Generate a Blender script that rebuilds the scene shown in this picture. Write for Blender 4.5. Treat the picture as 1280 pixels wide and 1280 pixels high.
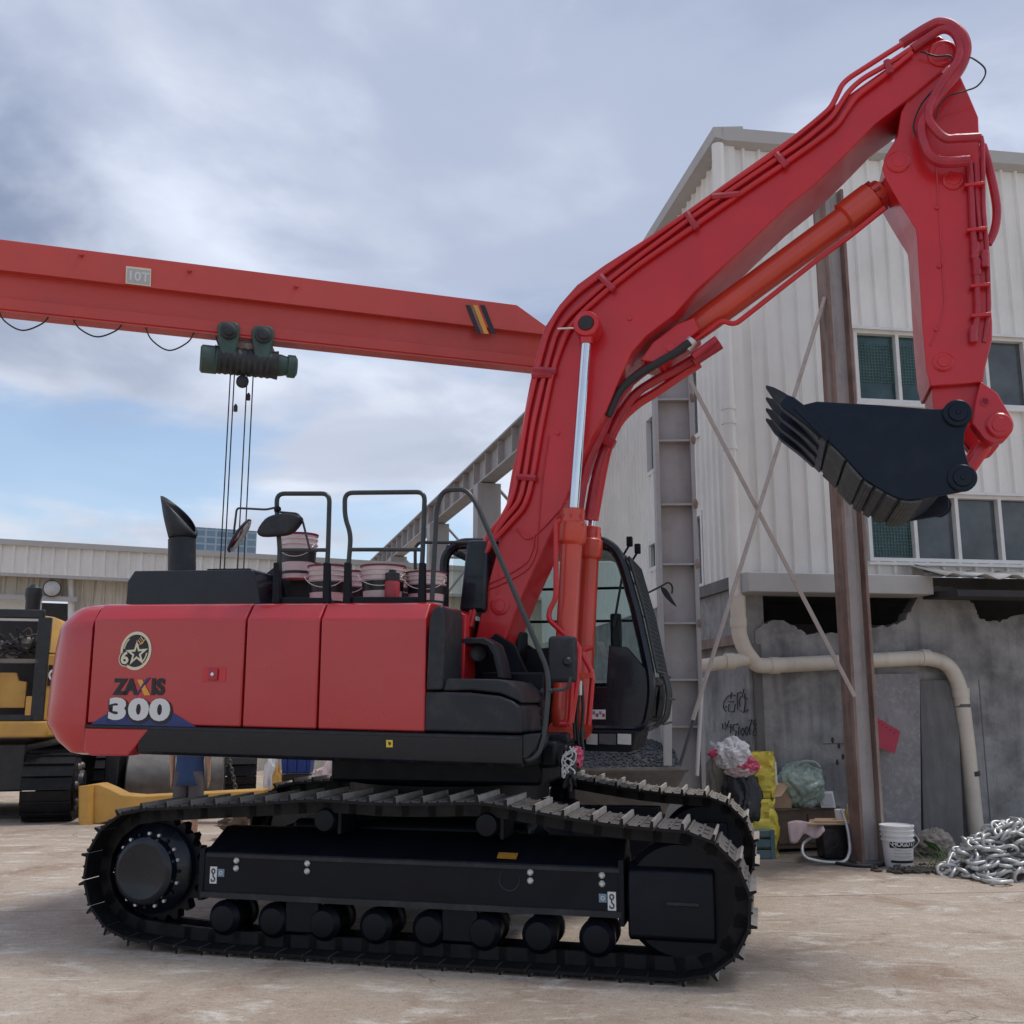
import bpy, bmesh, math, random
from mathutils import Vector, Matrix
from mathutils.noise import noise as pnoise
random.seed(7)
for o in list(bpy.data.objects): bpy.data.objects.remove(o, do_unlink=True)
SC = bpy.context.scene
COL = SC.collection
# ------------------------------------------------------------ camera
FPX, PITCH, CH = 1268.18, .184789, 1.81678        # focal length in photo pixels (1280 wide), tilt up, lens height
cd = bpy.data.cameras.new('camera'); cd.sensor_width = 36; cd.sensor_fit = 'HORIZONTAL'
cd.lens = FPX / 1280 * 36; cd.clip_start = .05; cd.clip_end = 2000
cam = bpy.data.objects.new('camera', cd); COL.objects.link(cam)
cam.location = (0, 0, CH); cam.rotation_euler = (math.pi / 2 + PITCH, 0, 0)
SC.camera = cam
# ------------------------------------------------------------ sky
SUN_EL, SUN_AZ = math.radians(67), math.radians(72)      # azimuth measured from +Y (away from the camera) towards +X
W = bpy.data.worlds.new('World'); SC.world = W; W.use_nodes = True
nt = W.node_tree; nt.nodes.clear()
def nd(t, typ, **kw):
    n = t.nodes.new(typ)
    for k, v in kw.items():
        if k in n.inputs: n.inputs[k].default_value = v
        else: setattr(n, k, v)
    return n
out = nd(nt, 'ShaderNodeOutputWorld'); bg = nd(nt, 'ShaderNodeBackground', Strength=.80)
sky = nd(nt, 'ShaderNodeTexSky', sky_type='NISHITA', sun_disc=False, sun_elevation=SUN_EL, sun_rotation=SUN_AZ)
sm = nd(nt, 'ShaderNodeVectorMath', operation='SCALE', Scale=.15)
nt.links.new(sky.outputs[0], sm.inputs[0])
tc = nd(nt, 'ShaderNodeTexCoord')
# project the view direction onto a cloud deck so that clouds shrink towards the horizon
sep = nd(nt, 'ShaderNodeSeparateXYZ'); nt.links.new(tc.outputs['Generated'], sep.inputs[0])
zz = nd(nt, 'ShaderNodeMath', operation='MAXIMUM'); zz.inputs[1].default_value = .0
nt.links.new(sep.outputs[2], zz.inputs[0])
za = nd(nt, 'ShaderNodeMath', operation='ADD'); za.inputs[1].default_value = .16; nt.links.new(zz.outputs[0], za.inputs[0])
def div(a):
    d = nd(nt, 'ShaderNodeMath', operation='DIVIDE'); nt.links.new(a, d.inputs[0]); nt.links.new(za.outputs[0], d.inputs[1]); return d.outputs[0]
cmb = nd(nt, 'ShaderNodeCombineXYZ'); nt.links.new(div(sep.outputs[0]), cmb.inputs[0]); nt.links.new(div(sep.outputs[1]), cmb.inputs[1])
def noise(vec, scale, detail, rough, dist=0., off=(0, 0, 0)):
    mp = nd(nt, 'ShaderNodeMapping'); mp.inputs['Location'].default_value = off; nt.links.new(vec, mp.inputs[0])
    n = nd(nt, 'ShaderNodeTexNoise', Scale=scale, Detail=detail, Roughness=rough, Distortion=dist); nt.links.new(mp.outputs[0], n.inputs[0]); return n.outputs[0]
def ramp(fac, stops, interp='EASE'):
    r = nd(nt, 'ShaderNodeValToRGB'); r.color_ramp.interpolation = interp
    el = r.color_ramp.elements
    while len(el) < len(stops): el.new(.5)
    for e, (p, c) in zip(el, stops): e.position = p; e.color = c + (1,)
    nt.links.new(fac, r.inputs[0]); return r.outputs[0]
n1 = noise(cmb.outputs[0], .9, 7, .5, .25, (3.1, 1.7, .3))
n2 = noise(cmb.outputs[0], 1.7, 8, .52, .3, (9.2, 4.4, 1.))
n3 = noise(cmb.outputs[0], 1.1, 6, .5, .3, (4.6, 7.2, 2.))
cloud = ramp(n1, [(.28, (.66, .71, .82)), (.42, (.42, .48, .63)), (.55, (.285, .345, .49)), (.72, (.215, .265, .395))])
wisp = ramp(n2, [(.46, (.0, .0, .0)), (.70, (.42, .42, .40))])
addc = nd(nt, 'ShaderNodeMix', data_type='RGBA', blend_type='ADD'); addc.inputs[0].default_value = .75
nt.links.new(cloud, addc.inputs[6]); nt.links.new(wisp, addc.inputs[7])
# thin brighter cloud low down (far clouds are seen through their sunlit sides)
lowr = nd(nt, 'ShaderNodeMapRange'); lowr.inputs[1].default_value = .02; lowr.inputs[2].default_value = .42; lowr.inputs[3].default_value = .75; lowr.inputs[4].default_value = 0
nt.links.new(sep.outputs[2], lowr.inputs[0])
lowm = nd(nt, 'ShaderNodeMix', data_type='RGBA'); nt.links.new(lowr.outputs[0], lowm.inputs[0]); nt.links.new(addc.outputs[2], lowm.inputs[6]); lowm.inputs[7].default_value = (.70, .745, .82, 1)
# gaps of blue, found where the deck is seen far off
gap = ramp(n3, [(.47, (0, 0, 0)), (.60, (1, 1, 1))])
gz = nd(nt, 'ShaderNodeMapRange'); gz.inputs[1].default_value = .40; gz.inputs[2].default_value = .27; gz.inputs[3].default_value = .0; gz.inputs[4].default_value = .85
nt.links.new(sep.outputs[2], gz.inputs[0])
gm = nd(nt, 'ShaderNodeMath', operation='MULTIPLY'); nt.links.new(gap, gm.inputs[0]); nt.links.new(gz.outputs[0], gm.inputs[1])
fin = nd(nt, 'ShaderNodeMix', data_type='RGBA'); nt.links.new(gm.outputs[0], fin.inputs[0]); nt.links.new(lowm.outputs[2], fin.inputs[6]); nt.links.new(sm.outputs[0], fin.inputs[7])
nt.links.new(fin.outputs[2], bg.inputs[0]); nt.links.new(bg.outputs[0], out.inputs[0])
# ------------------------------------------------------------ sun behind thin cloud
sd = bpy.data.lights.new('sun', 'SUN'); sd.energy = 1.5; sd.angle = math.radians(16); sd.color = (1, .95, .88)
sun = bpy.data.objects.new('sun', sd); COL.objects.link(sun)
sdir = Vector((math.sin(SUN_AZ) * math.cos(SUN_EL), math.cos(SUN_AZ) * math.cos(SUN_EL), math.sin(SUN_EL)))
sun.rotation_euler = sdir.to_track_quat('Z', 'Y').to_euler(); sun.location = (0, 0, 30)
SC.render.engine = 'CYCLES'
SC.view_settings.view_transform = 'Standard'; SC.view_settings.look = 'None'; SC.view_settings.exposure = .48; SC.view_settings.gamma = 1
# ------------------------------------------------------------ photo pixel -> place
_F = Vector((0, math.cos(PITCH), math.sin(PITCH))); _U = Vector((0, -math.sin(PITCH), math.cos(PITCH))); _R = Vector((1, 0, 0)); _O = Vector((0, 0, CH))
def ray(x, y): return _F + _R * ((x - 640) / FPX) + _U * ((640 - y) / FPX)
def hit(x, y, p, n):
    d = ray(x, y); n = Vector(n); return _O + d * ((Vector(p) - _O).dot(n) / d.dot(n))
def G(x, y, z=0): return hit(x, y, (0, 0, z), (0, 0, 1))
MC, YAW = Vector((-.534946, 9.07387, 0)), .240449
_u = Vector((math.cos(YAW), -math.sin(YAW), 0)); _v = Vector((-math.sin(YAW), -math.cos(YAW), 0))
def ML(x, y, l):                       # pixel on the excavator's lengthwise plane l -> machine coordinates (forward, left, up)
    p = hit(x, y, MC + _v * l, _v) - MC
    return Vector((p.dot(_u), -l, p.z))
# ------------------------------------------------------------ materials
MATS = {}
def pm(name, col, rough=.5, metal=0., var=.12, vs=3., bump=0., bs=40., dirt=0., dcol=(.20, .16, .125), ds=2.2, coat=0., streak=0., rvar=.08, spec=.5, alpha=None, trans=0., dthr=.5, scol=None):
    m = bpy.data.materials.new(name); m.use_nodes = True; t = m.node_tree; N = t.nodes; Lk = t.links
    b = N['Principled BSDF']; b.inputs['Roughness'].default_value = rough; b.inputs['Metallic'].default_value = metal
    b.inputs['Specular IOR Level'].default_value = spec; b.inputs['Coat Weight'].default_value = coat; b.inputs['Coat Roughness'].default_value = .08
    if trans: b.inputs['Transmission Weight'].default_value = trans
    if alpha is not None: b.inputs['Alpha'].default_value = alpha
    c = nd(t, 'ShaderNodeTexCoord')
    def nz(scale, det=6, ro=.6, mapping=None):
        n = nd(t, 'ShaderNodeTexNoise', Scale=scale, Detail=det, Roughness=ro)
        if mapping:
            mp = nd(t, 'ShaderNodeMapping'); mp.inputs['Scale'].default_value = mapping; Lk.new(c.outputs['Object'], mp.inputs[0]); Lk.new(mp.outputs[0], n.inputs[0])
        else: Lk.new(c.outputs['Object'], n.inputs[0])
        return n.outputs[0]
    def mr(x, a, b_, c_, d): 
        r = nd(t, 'ShaderNodeMapRange'); r.inputs[1].default_value = a; r.inputs[2].default_value = b_; r.inputs[3].default_value = c_; r.inputs[4].default_value = d
        Lk.new(x, r.inputs[0]); return r.outputs[0]
    def mix(f, a, b_, bt='MIX'):
        x = nd(t, 'ShaderNodeMix', data_type='RGBA', blend_type=bt)
        for sk, v in ((0, f), (6, a), (7, b_)):
            if hasattr(v, 'is_output'): Lk.new(v, x.inputs[sk])
            else: x.inputs[sk].default_value = v if sk == 0 else tuple(v) + ((1,) if len(v) == 3 else ())
        return x.outputs[2]
    f1 = nz(vs)
    lo = [max(0, q * (1 - var)) for q in col]; hi = [min(1, q * (1 + var)) for q in col]
    cur = mix(mr(f1, .3, .7, 0, 1), lo, hi)
    if streak:
        s_ = nz(1., 5, .65, (9, 9, .55)); cur = mix(mr(s_, dthr, dthr + .25, 0, streak), cur, scol or dcol)
    if dirt:
        d_ = nz(ds, 8, .7); cur = mix(mr(d_, dthr, dthr + .22, 0, dirt), cur, dcol)
    Lk.new(cur, b.inputs['Base Color'])
    if rvar:
        Lk.new(mr(nz(vs * 2.3), .3, .7, max(.02, rough - rvar), min(1, rough + rvar)), b.inputs['Roughness'])
    if bump:
        bn = nd(t, 'ShaderNodeBump', Strength=.5, Distance=bump); Lk.new(nz(bs, 6, .65), bn.inputs['Height']); Lk.new(bn.outputs[0], b.inputs['Normal'])
    MATS[name] = m; return m
# ------------------------------------------------------------ mesh builder
OFF = {}
def V(*a): return Vector(a[0] if len(a) == 1 else a)
def frame(d):
    d = d.normalized(); a = Vector((0, 0, 1)) if abs(d.z) < .95 else Vector((1, 0, 0))
    s = d.cross(a).normalized(); return s, s.cross(d).normalized()
def fillet(pts, r, n=5):
    P = [V(p) for p in pts]; o = [P[0]]
    for i in range(1, len(P) - 1):
        a, b, c = P[i - 1], P[i], P[i + 1]
        la, lc = (a - b).length, (c - b).length; q = min(r, la * .49, lc * .49)
        p0 = b + (a - b) * (q / la) if la else b; p2 = b + (c - b) * (q / lc) if lc else b
        for k in range(n + 1):
            s = k / n; o.append(p0 * (1 - s) ** 2 + b * 2 * s * (1 - s) + p2 * s * s)
    o.append(P[-1]); return o
def spline(pts, n=6, closed=False):
    P = [V(p) for p in pts]; o = []; m = len(P)
    for i in range(m if closed else m - 1):
        g = (lambda k: P[k % m]) if closed else (lambda k: P[max(0, min(m - 1, k))])
        a, b, c, d = g(i - 1), g(i), g(i + 1), g(i + 2)
        for k in range(n):
            s = k / n
            o.append(.5 * ((2 * b) + (c - a) * s + (2 * a - 5 * b + 4 * c - d) * s * s + (3 * b - a - 3 * c + d) * s ** 3))
    if not closed: o.append(P[-1])
    return o
class MB:
    def __init__(s): s.v = []; s.f = []
    def add(s, vs, fs):
        k = len(s.v); s.v += [V(q) for q in vs]; s.f += [[i + k for i in f] for f in fs]; return s
    def box(s, lo, hi, M=None):
        lo, hi = [min(a, b) for a, b in zip(lo, hi)], [max(a, b) for a, b in zip(lo, hi)]
        vs = [V(x, y, z) for z in (lo[2], hi[2]) for y in (lo[1], hi[1]) for x in (lo[0], hi[0])]
        if M is not None: vs = [M @ q for q in vs]
        return s.add(vs, [(0, 2, 3, 1), (4, 5, 7, 6), (0, 1, 5, 4), (2, 6, 7, 3), (0, 4, 6, 2), (1, 3, 7, 5)])
    def cbox(s, c, size, M=None):
        return s.box([c[i] - size[i] / 2 for i in range(3)], [c[i] + size[i] / 2 for i in range(3)], M)
    def prism(s, poly, off):          # poly: 3-D points (any winding), extruded by off
        poly = [V(p) for p in poly]; n = len(poly); off = V(off)
        nrm = Vector((0, 0, 0))
        for i in range(n): nrm += poly[i].cross(poly[(i + 1) % n])
        if nrm.dot(off) > 0: poly = poly[::-1]
        k = [p + off for p in poly]
        return s.add(poly + k, [list(range(n)), list(range(2 * n - 1, n - 1, -1))] + [[i, i + n, (i + 1) % n + n, (i + 1) % n] for i in range(n)])
    def tube(s, path, r, n=10, caps=True, closed=False):
        P = [V(p) for p in path]; Q = [P[0]]
        for p in P[1:]:
            if (p - Q[-1]).length > 1e-5: Q.append(p)
        P = Q; m = len(P); rr = r if isinstance(r, (list, tuple)) else [r] * m
        if len(rr) != m: rr = [rr[0] + (rr[-1] - rr[0]) * i / (m - 1) for i in range(m)]
        d0 = (P[1] - P[0]).normalized(); a, b = frame(d0); vs = []
        for i in range(m):
            if closed: d = (P[(i + 1) % m] - P[i - 1])
            else: d = (P[min(i + 1, m - 1)] - P[max(i - 1, 0)])
            d = d.normalized() if d.length > 1e-9 else d0
            a = (a - d * a.dot(d)); a = a.normalized() if a.length > 1e-6 else frame(d)[0]; b = a.cross(d)
            vs += [P[i] + (a * math.cos(2 * math.pi * k / n) + b * math.sin(2 * math.pi * k / n)) * rr[i] for k in range(n)]
        fs = []
        for i in range(m if closed else m - 1):
            j = (i + 1) % m
            fs += [[i * n + k, j * n + k, j * n + (k + 1) % n, i * n + (k + 1) % n] for k in range(n)]
        if caps and not closed: fs += [list(range(n)), [(m - 1) * n + k for k in range(n - 1, -1, -1)]]
        return s.add(vs, fs)
    def cyl(s, p0, p1, r0, r1=None, n=20):
        return s.tube([p0, p1], [r0, r0 if r1 is None else r1], n)
    def lathe(s, p0, axis, prof, n=24):   # prof: (distance along axis, radius)
        axis = V(axis).normalized(); a, b = frame(axis); p0 = V(p0); vs = []
        for (h, r) in prof:
            vs += [p0 + axis * h + (a * math.cos(2 * math.pi * k / n) + b * math.sin(2 * math.pi * k / n)) * max(r, 1e-4) for k in range(n)]
        m = len(prof)
        fs = [[i * n + k, i * n + (k + 1) % n, (i + 1) * n + (k + 1) % n, (i + 1) * n + k] for i in range(m - 1) for k in range(n)]
        fs += [list(range(n - 1, -1, -1)), [(m - 1) * n + k for k in range(n)]]
        return s.add(vs, fs)
    def loft(s, rings, closed=True, caps=True):
        n = len(rings[0]); vs = [p for r in rings for p in r]; fs = []
        for i in range(len(rings) - 1):
            for k in range(n if closed else n - 1):
                fs.append([i * n + k, i * n + (k + 1) % n, (i + 1) * n + (k + 1) % n, (i + 1) * n + k])
        if caps: fs += [list(range(n - 1, -1, -1)), [(len(rings) - 1) * n + k for k in range(n)]]
        return s.add(vs, fs)
    def blob(s, c, r, seed=0, amp=.25, fr=2., nu=20, nv=12, flat=None, pleat=0.):
        c = V(c); r = V(r) if hasattr(r, '__len__') else V(r, r, r); vs = []; sd = V(seed * 3.7, seed * 1.3, seed * 2.1)
        for j in range(nv + 1):
            t = math.pi * j / nv
            for i in range(nu):
                p = 2 * math.pi * i / nu; d = V(math.sin(t) * math.cos(p), math.sin(t) * math.sin(p), math.cos(t))
                k = 1 + amp * pnoise(d * fr + sd) + amp * .5 * pnoise(d * fr * 2.7 + sd)
                if pleat: k += pleat * (abs(math.sin(4.5 * p + 5 * pnoise(d * 1.5 + sd) + 2.2 * t)) - .5) + pleat * .6 * (abs(pnoise(d * 5 + sd)) - .25)
                q = c + V(d.x * r.x * k, d.y * r.y * k, d.z * r.z * k)
                if flat is not None: q.z = max(q.z, flat)
                vs.append(q)
        return s.add(vs, [[j * nu + i, (j + 1) * nu + i, (j + 1) * nu + (i + 1) % nu, j * nu + (i + 1) % nu] for j in range(nv) for i in range(nu)])
    def mesh(s, name, mat, off=None, smooth=35, fix=True):
        me = bpy.data.meshes.new(name); o = off or Vector((0, 0, 0))
        me.from_pydata([tuple(q - o) for q in s.v], [], s.f)
        if fix:
            bm = bmesh.new(); bm.from_mesh(me); bmesh.ops.remove_doubles(bm, verts=bm.verts, dist=1e-6)
            bmesh.ops.recalc_face_normals(bm, faces=bm.faces); bm.to_mesh(me); bm.free()
        me.materials.append(MATS[mat] if isinstance(mat, str) else mat)
        if smooth:
            me.polygons.foreach_set('use_smooth', [True] * len(me.polygons)); me.set_sharp_from_angle(angle=math.radians(smooth))
        return me
    def build(s, name, mat, parent=None, origin=None, smooth=35, bevel=0, seg=2, kind=None):
        off = OFF.get(parent.name, Vector((0, 0, 0))) if parent else (V(origin) if origin is not None else Vector((0, 0, 0)))
        o = bpy.data.objects.new(name, s.mesh(name, mat, off, smooth)); COL.objects.link(o)
        if parent: o.parent = parent
        else: o.location = off
        OFF[o.name] = off
        if bevel:
            md = o.modifiers.new('Bevel', 'BEVEL'); md.width = bevel; md.segments = seg; md.limit_method = 'ANGLE'; md.angle_limit = math.radians(32); md.use_clamp_overlap = True
        if kind: o['kind'] = kind
        return o
def thing(name, label, cat, base, group=None):
    o = bpy.data.objects.new(name, None); COL.objects.link(o); o.empty_display_size = .2
    o.location = base; OFF[o.name] = V(base); return tag(o, label, cat, group)
def tag(o, label, cat, group=None):
    o['label'] = label; o['category'] = cat; o['kind'] = 'thing'
    if group: o['group'] = group
    return o
def text_mesh(name, txt, size, mat, place, parent=None, origin=None, bold=0., extrude=.0015, spacing=1., shear=0., xs=1.):
    c = bpy.data.curves.new('lettering', 'FONT'); c.body = txt; c.size = size; c.extrude = extrude; c.offset = bold; c.space_character = spacing; c.shear = shear
    c.align_x = 'CENTER'; c.align_y = 'CENTER'; c.resolution_u = 4
    t = bpy.data.objects.new('lettering', c); COL.objects.link(t)
    dg = bpy.context.evaluated_depsgraph_get(); me = bpy.data.meshes.new_from_object(t.evaluated_get(dg)); bpy.data.objects.remove(t)
    off = OFF.get(parent.name, Vector((0, 0, 0))) if parent else V(origin)
    for q in me.vertices: q.co = place @ Vector((q.co.x * xs, q.co.y, q.co.z)) - off
    me.materials.clear(); me.materials.append(MATS[mat]); me.name = name
    o = bpy.data.objects.new(name, me); COL.objects.link(o)
    if parent: o.parent = parent
    else: o.location = off
    OFF[o.name] = off; return o
def place(o, x, y):                     # frame with origin o, text x axis, text up axis
    x = V(x).normalized(); y = V(y).normalized(); z = x.cross(y)
    return Matrix(((x.x, y.x, z.x, o[0]), (x.y, y.y, z.y, o[1]), (x.z, y.z, z.z, o[2]), (0, 0, 0, 1)))
def share(src, name, parent, M):        # a further copy of a piece, sharing its mesh
    o = bpy.data.objects.new(name, src); COL.objects.link(o); o.parent = parent; o.matrix_local = M; OFF[o.name] = OFF[parent.name]; return o
# ------------------------------------------------------------ palette
pm('red', (.56, .012, .019), .36, var=.12, vs=1.4, coat=.3, dirt=.10, dcol=(.30, .09, .075), ds=2.5, bump=.0015, bs=9, rvar=.07)
pm('red_orange', (.58, .055, .028), .34, var=.1, vs=2.5, coat=.3, dirt=.25, dcol=(.36, .07, .04), ds=4, bump=.001, bs=14)
pm('hood_red', (.46, .018, .022), .30, var=.05, vs=.8, coat=.6, dirt=.08, dcol=(.40, .14, .12), ds=2, bump=.0006, bs=6, rvar=.05)
pm('black', (.004, .0055, .010), .42, spec=.22, var=.25, vs=3, dirt=.10, dcol=(.03, .028, .026), ds=3.2, bump=.001, bs=30)
pm('black_gloss', (.005, .008, .015), .28, spec=.35, var=.2, vs=2, coat=.2, dirt=.1, dcol=(.05, .05, .05), ds=3, bump=.0008, bs=20)
pm('bucket_black', (.0045, .010, .022), .33, spec=.25, var=.15, vs=2, dirt=.12, dcol=(.05, .055, .06), ds=4, bump=.001, bs=25)
pm('plastic_dark', (.014, .017, .022), .5, spec=.4, var=.15, vs=4, dirt=.3, dcol=(.10, .095, .09), ds=5, bump=.0012, bs=120)
pm('rail_paint', (.028, .035, .038), .42, var=.2, vs=8, dirt=.15, dcol=(.12, .11, .1), ds=9)
pm('shoe_steel', (.50, .455, .40), .55, metal=.35, var=.25, vs=7, dirt=.55, dcol=(.12, .095, .075), ds=6, bump=.003, bs=30)
pm('wear_grey', (.055, .062, .064), .55, var=.3, vs=6, dirt=.3, dcol=(.11, .11, .105), ds=5)
pm('shoe_plate', (.20, .18, .16), .6, metal=.2, var=.3, vs=7, dirt=.5, dcol=(.08, .065, .055), ds=6, bump=.003, bs=30)
pm('shoe_black', (.008, .008, .010), .55, spec=.25, var=.3, vs=6, dirt=.35, dcol=(.05, .042, .036), ds=4.5, bump=.002, bs=30)
pm('chrome', (.72, .74, .76), .12, metal=1, var=.04, vs=6, rvar=.05)
pm('bolt', (.62, .62, .6), .4, metal=.5, var=.1, vs=20)
pm('rubber', (.018, .018, .02), .55, var=.2, vs=9, bump=.001, bs=40)
pm('hose_red', (.42, .022, .04), .4, var=.2, vs=6, dirt=.3, dcol=(.30, .12, .12), ds=8, bump=.004, bs=18)
pm('white_paint', (.74, .73, .7), .5, var=.05, vs=5, dirt=.15, ds=6)
pm('cream', (.72, .66, .48), .45, var=.05, vs=8)
pm('ink', (.012, .012, .016), .4, var=.1)
pm('decal_blue', (.02, .035, .16), .4, var=.05)
pm('decal_orange', (.75, .33, .05), .4, var=.05)
pm('decal_white', (.66, .67, .66), .4, var=.03)
pm('decal_teal', (.16, .26, .34), .4, var=.05)
pm('decal_amber', (.42, .21, .03), .45, var=.1, vs=20)
pm('yellow_label', (.75, .55, .04), .4, var=.05)
pm('seat_grey', (.10, .10, .105), .8, var=.2, vs=12, bump=.002, bs=60)
# ============================================================ the excavator
EX = thing('excavator', 'large red crawler excavator with black tracks, raised arm and curled black bucket', 'excavator', (0, 0, 0))
EX.location = MC; EX.rotation_euler = (0, 0, -YAW); OFF[EX.name] = Vector((0, 0, 0))
def A(a, l, z): return V(a, -l, z)
def MP(pts, l): return [ML(x, y, l) for x, y in pts]
def plate(name, mat, pts, l0, l1, parent=EX, bevel=.008, seg=2, smooth=35, px=True):
    poly = MP(pts, l0) if px else [A(p[0], l0, p[1]) for p in pts]
    return MB().prism(poly, (0, l0 - l1, 0)).build(name, mat, parent, bevel=bevel, seg=seg, smooth=smooth)
def disc(name, mat, a, z, l0, l1, r, parent=EX, n=28, dome=.012):
    prof = [(0, r), (abs(l1 - l0) - dome, r), (abs(l1 - l0), r - dome)]
    return MB().lathe(A(a, l0, z), (0, -1 if l1 > l0 else 1, 0), prof, n).build(name, mat, parent)
# ---- crawler tracks
ctrl = []
def arc(cx, cz, r, t0, t1, n):
    return [(cx + r * math.cos(math.radians(t0 + (t1 - t0) * i / n)), cz + r * math.sin(math.radians(t0 + (t1 - t0) * i / n))) for i in range(n + 1)]
ctrl += [(-1.2, .035), (-.4, .035), (.4, .035), (1.2, .035), (1.75, .035)]
ctrl += arc(2.07, .505, .47, -85, 88, 12)
ctrl += [(1.82, .985), (1.45, 1.02), (1.06, 1.075), (.72, 1.12), (.30, 1.105), (-.10, 1.10), (-.50, 1.115), (-.92, 1.085), (-1.35, 1.055), (-1.7, 1.03)]
ctrl += arc(-1.95, .545, .468, 94, 262, 12)
ctrl += [(-1.62, .05)]
path = spline([V(a, 0, z) for a, z in ctrl], 10, True)
cum = [0.]
for i in range(len(path)): cum.append(cum[-1] + (path[(i + 1) % len(path)] - path[i]).length)
def at(s):
    s %= cum[-1]; i = 0
    while cum[i + 1] < s: i += 1
    q = path[i].lerp(path[(i + 1) % len(path)], (s - cum[i]) / (cum[i + 1] - cum[i])); return q
NS = round(cum[-1] / .203); pitch = cum[-1] / NS
def shoe_mesh(mat):
    m = MB(); w = .30; L = pitch * .94
    m.box((-L / 2, -w, -.014), (L / 2, w, -.004))                 # full plate under, the slots open above it
    for (y0, y1) in ((-w, -.115), (-.075, .075), (.115, w)): m.box((-L / 2, y0, -.004), (L / 2, y1, .007))
    for y in (-.095, .095): m.box((-L / 2, y - .02, -.004), (-.045, y + .02, .007)); m.box((.035, y - .02, -.004), (L / 2, y + .02, .007))
    def bar(x, h, t): m.loft([[V(x - t, y, .006), V(x + t, y, .006), V(x + t * .55, y, .006 + h), V(x - t * .55, y, .006 + h)] for y in (-w, w)])
    bar(-L / 2 + .016, .042, .014); bar(.004, .012, .010); bar(L / 2 - .012, .010, .010)
    me = m.mesh('shoe', mat, smooth=30); me.materials.append(MATS['shoe_black']); me.materials.append(MATS['shoe_plate'])
    for f in me.polygons:
        if abs(f.normal.y) > .6 or f.normal.z < -.3: f.material_index = 1
        elif max(me.vertices[i].co.z for i in f.vertices) < .02: f.material_index = 2     # painted ends and undersides; treads are worn and dusty
    return me
SH = shoe_mesh('shoe_steel'); SHB = shoe_mesh('shoe_black')
def crawler(side, mat, label):
    lc = 1.30 * side
    ch = MB()
    pins = [at(i * pitch) for i in range(NS)]
    for i in range(NS):
        p, q = pins[i], pins[(i + 1) % NS]; d = (q - p).normalized(); nrm = V(-d.z, 0, d.x)
        for y in (-.11, .11):
            c0 = V(p.x, -lc + y, p.z) + nrm * .062; c1 = V(q.x, -lc + y, q.z) + nrm * .062
            vs = [c + nrm * u + V(0, w, 0) for c in (c0 - d * .03, c1 + d * .03) for u in (-.045, .045) for w in (-.022, .022)]
            ch.add(vs, [(0, 1, 3, 2), (4, 6, 7, 5), (0, 4, 5, 1), (2, 3, 7, 6), (0, 2, 6, 4), (1, 5, 7, 3)])
    tr = ch.build('track', 'shoe_black', EX, smooth=0)
    for i in range(NS):
        p, q = pins[i], pins[(i + 1) % NS]; c = (p + q) / 2; d = (q - p).normalized(); n = V(d.z, 0, -d.x)
        j = random.uniform(-.012, .012)
        R = Matrix(((d.x, 0, n.x, c.x), (0, 1, 0, -lc + j * .3), (d.z, 0, n.z, c.z), (0, 0, 0, 1)))
        share(mat, 'shoe', tr, R)
    return tr
crawler(1, SH, ''); crawler(-1, SH, '')
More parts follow.
